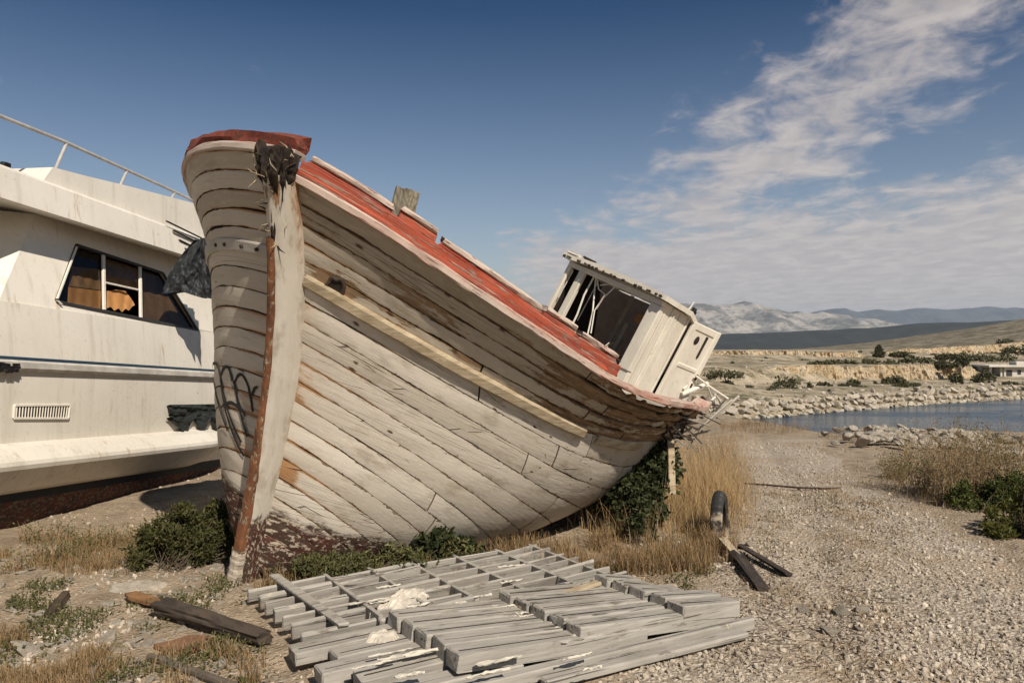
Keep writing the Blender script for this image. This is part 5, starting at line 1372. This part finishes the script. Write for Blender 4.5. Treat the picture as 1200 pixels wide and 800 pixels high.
def grass(name, P, h, w, lean, mat, label=None, seg=2):
    n = len(P); h = h * RNG.uniform(.45, 1.2, n)
    az = RNG.uniform(0, 6.283, n); dr = np.stack([np.cos(az), np.sin(az), 0 * az], -1); sd = np.stack([-np.sin(az), np.cos(az), 0 * az], -1)
    ln = RNG.uniform(.1, 1, n)[:, None] * lean
    V = []
    for k in range(seg + 1):
        u = k / seg; c_ = P + UP * (h * u * (1 - .25 * ln[:, 0] * u))[:, None] + dr * (h[:, None] * ln * u ** 1.8)
        ww = (w * (1 - u) + .0006) 
        V += [c_ - sd * ww, c_ + sd * ww]
    V = np.stack(V, 1); i = np.arange(n)[:, None] * (2 * seg + 2)
    f = np.concatenate([i + A([[2 * k, 2 * k + 1, 2 * k + 3, 2 * k + 2]]) for k in range(seg)])
    m = MB(); m.add(V.reshape(-1, 3), f, rnd=np.repeat(RNG.uniform(0, 1, n), 2 * seg + 2))
    o = m.build(name, mat, origin=(0, 6, 0)); return tag(o, kind='stuff')
def region(n, quadpx, thr, fr, seed, power=1.):
    """random ground points inside a quad given by picture corners, gated by clumpy noise"""
    q = [gnd(*p) for p in quadpx]
    u, v = RNG.uniform(0, 1, n), RNG.uniform(0, 1, n)
    P = q[0][None] * ((1 - u) * (1 - v))[:, None] + q[1][None] * (u * (1 - v))[:, None] + q[2][None] * (u * v)[:, None] + q[3][None] * ((1 - u) * v)[:, None]
    ed = np.minimum(np.minimum(u, 1 - u), np.minimum(v, 1 - v))
    k = fbm(P[:, 0] * fr, P[:, 1] * fr, oct=3, seed=seed) - .35 * (1 - sm(0, .22, ed)) + RNG.uniform(-.12, .12, n) > thr
    P = P[k]; P[:, 2] = height(P[:, 0], P[:, 1]) - .005
    return P
def cat(*a): return np.concatenate(a)
# tall blond grass behind the tyre and along the stern
def clumps(n, spots):
    P = []
    for px, py, rx, ry, w_ in spots:
        c = gnd(px, py); k = int(n * w_); q = c + np.stack([RNG.normal(0, rx, k), RNG.normal(0, ry, k), np.zeros(k)], -1); P.append(q)
    P = np.concatenate(P); P[:, 2] = height(P[:, 0], P[:, 1]) - .005; return P
tall = clumps(5200, [(838, 598, .22, .5, .22), (812, 575, .25, .6, .22), (862, 572, .28, .9, .18), (835, 545, .3, 1.2, .2), (868, 530, .35, 1.5, .1), (790, 600, .2, .4, .14), (745, 622, .22, .3, .12), (880, 590, .12, .4, .03)])
tall = tall[(tall[:, 0] - np.interp(tall[:, 1], [5, 7, 8.5, 14], [1.4, 1.95, 2.45, 4.1])) < RNG.normal(0, .12, len(tall))]
grass('tall_dry_grass', tall, .33, .0017, .75, MAT['straw'], seg=4)
ug = cat(region(2600, [(285, 706), (570, 668), (560, 640), (285, 660)], -.05, 4.5, 51))
grass('dry_grass', ug, .16, .002, .9, MAT['tawny'], seg=3)
yg = cat(region(2600, [(-90, 690), (40, 686), (275, 622), (200, 612)], .0, 2.6, 43), region(2600, [(-80, 664), (120, 655), (235, 618), (-80, 636)], .0, 2.6, 41), region(900, [(0, 690), (150, 680), (250, 640), (60, 640)], .06, 3.4, 42))
grass('dry_grass', yg, .17, .0022, 1., MAT['tawny'], seg=3)
m = MB(); leaves(m, np.repeat(yg[::3], 3, 0) + RNG.normal(0, .02, (len(yg[::3]) * 3, 3)) + UP * RNG.uniform(.02, .15, (len(yg[::3]) * 3, 1)), .025, .25, .8); tag(m.build('ground_weeds', MAT['olive'], origin=(0, 5, 0)), kind='stuff')
tuft = cat(region(16000, [(660, 690), (858, 690), (872, 600), (715, 600)], .02, 3.0, 5), region(4500, [(540, 672), (700, 690), (720, 640), (600, 640)], .05, 3.5, 6), region(1600, [(1010, 610), (1240, 620), (1200, 545), (980, 545)], .02, 1.6, 8),
           region(3600, [(840, 505), (1075, 520), (1060, 497), (850, 492)], -.1, 1.2, 9), region(1400, [(1050, 590), (1240, 640), (1240, 570), (1040, 560)], -.05, 2, 10))
grass('dry_grass', tuft, .17, .0024, .8, MAT['tawny'])
left = cat(region(15000, [(-60, 830), (330, 830), (240, 745), (-60, 725)], .06, 3.2, 11), region(9000, [(-60, 690), (200, 672), (230, 640), (-40, 640)], .05, 3., 12), region(2600, [(120, 740), (330, 770), (330, 800), (150, 820)], .12, 5., 14), region(4200, [(290, 705), (560, 672), (560, 650), (300, 672)], .02, 4., 15))
grass('dry_grass', left, .095, .0022, .9, MAT['tawny'])
low = cat(region(14000, [(-60, 820), (330, 820), (280, 680), (-40, 690)], .14, 2.6, 16), region(5200, [(270, 712), (600, 668), (600, 640), (280, 660)], .0, 3.5, 17), region(3000, [(640, 700), (850, 720), (850, 660), (640, 660)], .14, 3.5, 18))
m = MB(); leaves(m, low + UP * RNG.uniform(.004, .05, (len(low), 1)), .022, .3, 1.2); tag(m.build('ground_weeds', MAT['weed'], origin=(0, 5, 0)), kind='stuff')
sp = cat(region(12000, [(560, 830), (1260, 830), (1040, 560), (900, 560)], .13, 2.8, 21), region(2600, [(860, 640), (1180, 640), (1040, 540), (870, 540)], .05, 2.0, 29))
grass('dry_grass', sp, .05, .0022, 1.1, MAT['tawny'])
m = MB(); sp2 = region(5200, [(560, 830), (1260, 830), (1040, 560), (900, 560)], .24, 2.4, 24); leaves(m, sp2 + UP * .006, .02, .3, .6); tag(m.build('ground_weeds', MAT['weed'], origin=(0, 6, 0)), kind='stuff')
# dry litter (twigs) on the ground
m = MB()
for P in region(2600, [(560, 830), (1200, 830), (960, 600), (640, 640)], .02, 1.7, 25):
    d = unit(A([RNG.normal(), RNG.normal(), RNG.uniform(-.05, .15)])) * RNG.uniform(.015, .06); m.tube(A([P + UP * .008 - d, P + UP * .010, P + UP * .008 + d]), .0018, 3, cap=False)
tag(m.build('twig_litter', MAT['rot'], origin=(0, 5, 0)), kind='stuff')

# bushes on the far shore, a conifer, a low white building
def farbush(px, py, w, h, Z, seed):
    p = at(px, py, Z); s = Z / F
    b = A([p[0], p[1], p[2]]); root = empty('far_bush', tuple(b), 'dark green scrub bush on the quarried slopes across the bay', 'bush', 'scrub bushes across the bay')
    m = MB(); c_ = [((0, 0, h * s * .35), (w * s * .5, w * s * .4, h * s * .6)), ((w * s * .3, 0, h * s * .25), (w * s * .3, w * s * .3, h * s * .45)), ((-w * s * .3, 0, h * s * .2), (w * s * .3, w * s * .3, h * s * .4))]
    for c, r in c_: leaves(m, blob_pts(b + A(c), r, 170, seed, -.1, 1.1), .33 * (Z / 110), .5)
    m.build('foliage', MAT['farleaf'], root)
for i, a in enumerate(((848, 442, 44, 9, 88), (915, 460, 34, 22, 92), (945, 459, 12, 12, 92), (880, 470, 34, 10, 80), (862, 466, 14, 12, 80), (1002, 470, 18, 8, 82), (1046, 452, 22, 14, 104), (1120, 446, 14, 9, 106), (1152, 447, 24, 14, 108), (1126, 427, 18, 17, 118), (1030, 428, 40, 7, 130), (1075, 424, 34, 7, 135), (985, 427, 36, 6, 128), (1105, 430, 26, 8, 122), (1160, 422, 50, 10, 150), (1195, 415, 40, 12, 165), (1110, 420, 24, 6, 150), (1055, 417, 20, 5, 170), (1178, 404, 18, 7, 230), (960, 428, 26, 5, 126), (900, 432, 18, 5, 120), (835, 474, 22, 12, 74), (1060, 455, 12, 10, 100), (965, 455, 16, 8, 96), (1000, 452, 14, 8, 100))):
    farbush(*a, 200 + i)
def scrub_copies():
    src = [o for o in bpy.data.objects if o.name.startswith('far_bush') and o.parent is None][:12]
    for i in range(80):
        px = RNG.uniform(840, 1230); w = RNG.uniform(4, 70); X = None
        Y0 = RNG.choice([RNG.uniform(84, 108), RNG.uniform(122, 158), RNG.uniform(176, 235)]); X = (px - CX) / F * Y0
        if Y0 - float(Zs(X)) < 4.5: continue
        z = hz(X, Y0); c = copy_thing(src[i % len(src)], (X, Y0, z), RNG.uniform(0, 6.28), RNG.uniform(.18, .5))
scrub_copies()
def slope_rocks():
    sp = []
    for i in range(110):
        px = RNG.uniform(840, 1230); Y0 = RNG.uniform(84, 112); X = (px - CX) / F * Y0
        if Y0 - float(Zs(X)) < 5: continue
        sp.append((X, Y0, hz(X, Y0), RNG.uniform(.12, .42)))
    scatter_rocks(sp, range(990, 996), MAT['lime'], 'pale stone scattered on the quarried slope behind the far shore bank', 'stone', 'stones on the far slope', 'slope_stone', (1, .9, .7))
slope_rocks()
def conifer():
    Z = 175.; b = at(1030, 419, Z); s = Z / F
    root = empty('conifer_tree', tuple(b), 'small dark conifer standing alone on the edge of the quarry across the bay', 'tree')
    m = MB(); m.tube(A([b - UP * .5, b + UP * 15 * s]), [.22, .05], 8); m.build('trunk', MAT['twig'], root)
    m = MB()
    for k in range(13):
        z = 1.5 + k; r = (8.5 - k * .58) * RNG.uniform(.75, 1.1)
        leaves(m, blob_pts(b + A([RNG.uniform(-.8, .8) * s, 0, z * s]), (r * s, r * s, 1.1 * s), 130, k, -.35, 1.), .42, .35, -.2)
    m.build('crown', MAT['farleaf'], root)
conifer()
def house():
    Z = 128.; s = Z / F; b = at(1160, 443, Z); ang = math.radians(-12); ex = A([math.cos(ang), math.sin(ang), 0]); ey = A([-math.sin(ang), math.cos(ang), 0])
    root = empty('low_building', tuple(b), 'low flat-roofed white building at the right, on the far shore above the boulders', 'building')
    W_ = 62 * s; H_ = 13 * s; D_ = 7.
    mw = M_plain('white_render', (.60, .56, .49), .85, .2, .6)
    m = MB()
    m.box(b + ex * (W_ * .62) + ey * D_ / 2 + UP * H_ / 2 - UP * .3, ex * W_ * .38, ey * D_ / 2, UP * (H_ / 2 + .3), .03)
    m.box(b + ex * (W_ * .12) + ey * (D_ * .8) + UP * H_ / 2 - UP * .3, ex * W_ * .115, ey * D_ * .2, UP * (H_ / 2 + .3), .03)
    for x in (.02, .20): m.box(b + ex * (W_ * x) + ey * .2 + UP * H_ / 2 - UP * .3, ex * .14, ey * .14, UP * (H_ / 2 + .3), .02)
    m.build('wall', mw, root)
    m = MB(); m.box(b + ex * (W_ * .5 - .1) + ey * (D_ / 2 - .2) + UP * (H_ + .16), ex * W_ * .53, ey * (D_ / 2 + .5), UP * .15, .03); m.box(b + ex * (W_ * .66) + ey * (D_ / 2) + UP * (H_ + .3 + .28), ex * W_ * .12, ey * 1.5, UP * .28, .03)
    m.build('roof', mw, root)
    md = M_plain('dark_opening', (.05, .05, .05), .6)
    for x, w_, z0, z1 in ((.33, .05, .2, .75), (.5, .03, .35, .75), (.62, .03, .35, .75), (.8, .04, .05, .75)):
        m = MB(); m.box(b + ex * (W_ * x) - ey * .01 + UP * H_ * (z0 + z1) / 2, ex * W_ * w_, ey * .03, UP * H_ * (z1 - z0) / 2, .01); m.build('window' if z0 > .1 else 'door', md, root)
house()

# ================================================================== air, sky, light, camera
m = MB(); x0, x1, y0, y1, z0, z1 = -14000, 14000, -1500, 13800, -14, 560
m.add([(x0, y0, z0), (x1, y0, z0), (x1, y1, z0), (x0, y1, z0), (x0, y0, z1), (x1, y0, z1), (x1, y1, z1), (x0, y1, z1)], [[0, 3, 2, 1], [4, 5, 6, 7], [0, 1, 5, 4], [1, 2, 6, 5], [2, 3, 7, 6], [3, 0, 4, 7]])
hm = bpy.data.materials.new('haze_air'); hm.use_nodes = True; nt = hm.node_tree
for n in list(nt.nodes):
    if n.type != 'OUTPUT_MATERIAL': nt.nodes.remove(n)
vol = nt.nodes.new('ShaderNodeVolumePrincipled'); vol.inputs['Color'].default_value = (.64, .79, 1., 1); vol.inputs['Density'].default_value = 6.0e-5; vol.inputs['Anisotropy'].default_value = .1
nt.links.new(vol.outputs[0], [n for n in nt.nodes if n.type == 'OUTPUT_MATERIAL'][0].inputs['Volume'])
HZ = m.build('haze', hm, origin=(0, 0, z0)); tag(HZ, kind='stuff')

sc = bpy.context.scene
SUN_EL = math.radians(42); TO = unit(A([.50, -.866, 0])) * math.cos(SUN_EL) + UP * math.sin(SUN_EL)
ld = bpy.data.lights.new('sun', 'SUN'); ld.energy = 5.0; ld.angle = math.radians(.55); ld.color = (1., .90, .77)
lo = bpy.data.objects.new('sun', ld); C.objects.link(lo); lo.rotation_euler = Vector(tuple(TO)).to_track_quat('Z', 'Y').to_euler(); lo.location = (0, 0, 30)

w = bpy.data.worlds.new('World'); sc.world = w; w.use_nodes = True
t = NT.__new__(NT); t.t = w.node_tree; bg = t.t.nodes['Background']
sky = t.n('ShaderNodeTexSky', sky_type='NISHITA', sun_disc=False, sun_elevation=SUN_EL, sun_rotation=math.atan2(TO[0], TO[1]), air_density=1.1, dust_density=2.2, ozone_density=2.5, altitude=100.)
gen = t.n('ShaderNodeTexCoord').outputs['Generated']
sx = t.n('ShaderNodeSeparateXYZ', {0: gen}); X_, Y_, Z_ = sx.outputs
az = t.math('ARCTAN2', X_, Y_); el = t.math('ARCSINE', Z_)
# thin broken cloud sheet: noise in the plane of the layer (perspective correct)
zc = t.math('MAXIMUM', t.math('ADD', Z_, .06), .02)
cl = t.n('ShaderNodeCombineXYZ', {0: t.math('DIVIDE', X_, zc), 1: t.math('DIVIDE', Y_, zc)}).outputs[0]
n1 = t.noise(t.mapv(cl, (1.0, 1.0, 1), rot=(0, 0, .5)), 1.15, 6, .62, .3); n2 = t.noise(t.mapv(cl, (1.6, 1.2, 1), rot=(0, 0, .9)), 3.0, 6, .6, .5); n3 = t.noise(t.n('ShaderNodeCombineXYZ', {0: t.math('MULTIPLY', az, 6.), 1: t.math('MULTIPLY', el, 11.)}).outputs[0], 2.4, 6, .6, .5)
# where the cloud lies: a bank low in the east with an arm climbing to the right
armc = t.math('SUBTRACT', az, t.math('ADD', -.0, t.math('MULTIPLY', el, 1.28)))
arm = t.math('SUBTRACT', 1., t.math('ABSOLUTE', t.math('DIVIDE', t.math('SUBTRACT', armc, .02), .17)))
bank = t.math('SUBTRACT', t.rng(az, -.02, .6, .165, .215, False), el)
bank = t.math('MINIMUM', t.math('MULTIPLY', bank, 19.), t.math('MULTIPLY', t.math('ADD', az, .02), 16.))
fld = t.math('MAXIMUM', bank, t.math('MULTIPLY', arm, 1.0))
fld = t.math('MINIMUM', fld, 1.9)
cov = t.math('ADD', fld, t.math('ADD', t.math('MULTIPLY', t.math('SUBTRACT', n1, .5), 1.3), t.math('ADD', t.math('MULTIPLY', t.math('SUBTRACT', n2, .5), 1.7), t.math('MULTIPLY', t.math('SUBTRACT', n3, .5), 2.2))))
cm = t.rng(cov, .05, 1.15)
wisp = t.rng(t.math('ADD', t.math('MULTIPLY', n2, .5), t.math('MULTIPLY', n3, .5)), .60, .74, 0, .22)
wisp = t.math('MULTIPLY', wisp, t.rng(t.math('ABSOLUTE', t.math('SUBTRACT', el, .25)), .06, .14, 1, 0))
wisp = t.math('MULTIPLY', wisp, t.rng(az, -.35, -.1, 1, 0))
cm = t.math('MAXIMUM', t.math('MULTIPLY', cm, .85), wisp)
skyc = sky.outputs[0]
hs = t.n('ShaderNodeHueSaturation', {'Saturation': 1.0, 'Value': 1.0, 'Color': skyc}).outputs[0]
# this is a deep, polarised sky: it darkens fast with height
deep = t.mix(t.rng(el, .0, .40, 0, 1, False), (1.50, 1.28, 1.16), (.075, .245, .40))
skyc = t.mix(1., hs, deep, 'MULTIPLY')
ccol = t.mix(t.rng(n2, .35, .7), (5.0, 4.5, 4.3), (6.4, 5.7, 5.3))
col = t.mix(cm, skyc, ccol)
t.set(bg, 'Color', col); bg.inputs['Strength'].default_value = .080

cd = bpy.data.cameras.new('camera'); cam = bpy.data.objects.new('camera', cd); C.objects.link(cam); sc.camera = cam
cam.location = (0, 0, EYE); cam.rotation_euler = (math.pi / 2, 0, 0); cd.sensor_width = 36; cd.lens = 28; cd.shift_y = (CY - 400) / 1200.; cd.clip_end = 30000; cd.clip_start = .05
sc.view_settings.view_transform = 'Standard'; sc.view_settings.look = 'None'; sc.view_settings.exposure = .36; sc.view_settings.gamma = 1.
sc.cycles.max_bounces = 6; sc.cycles.volume_bounces = 0; sc.cycles.transparent_max_bounces = 12
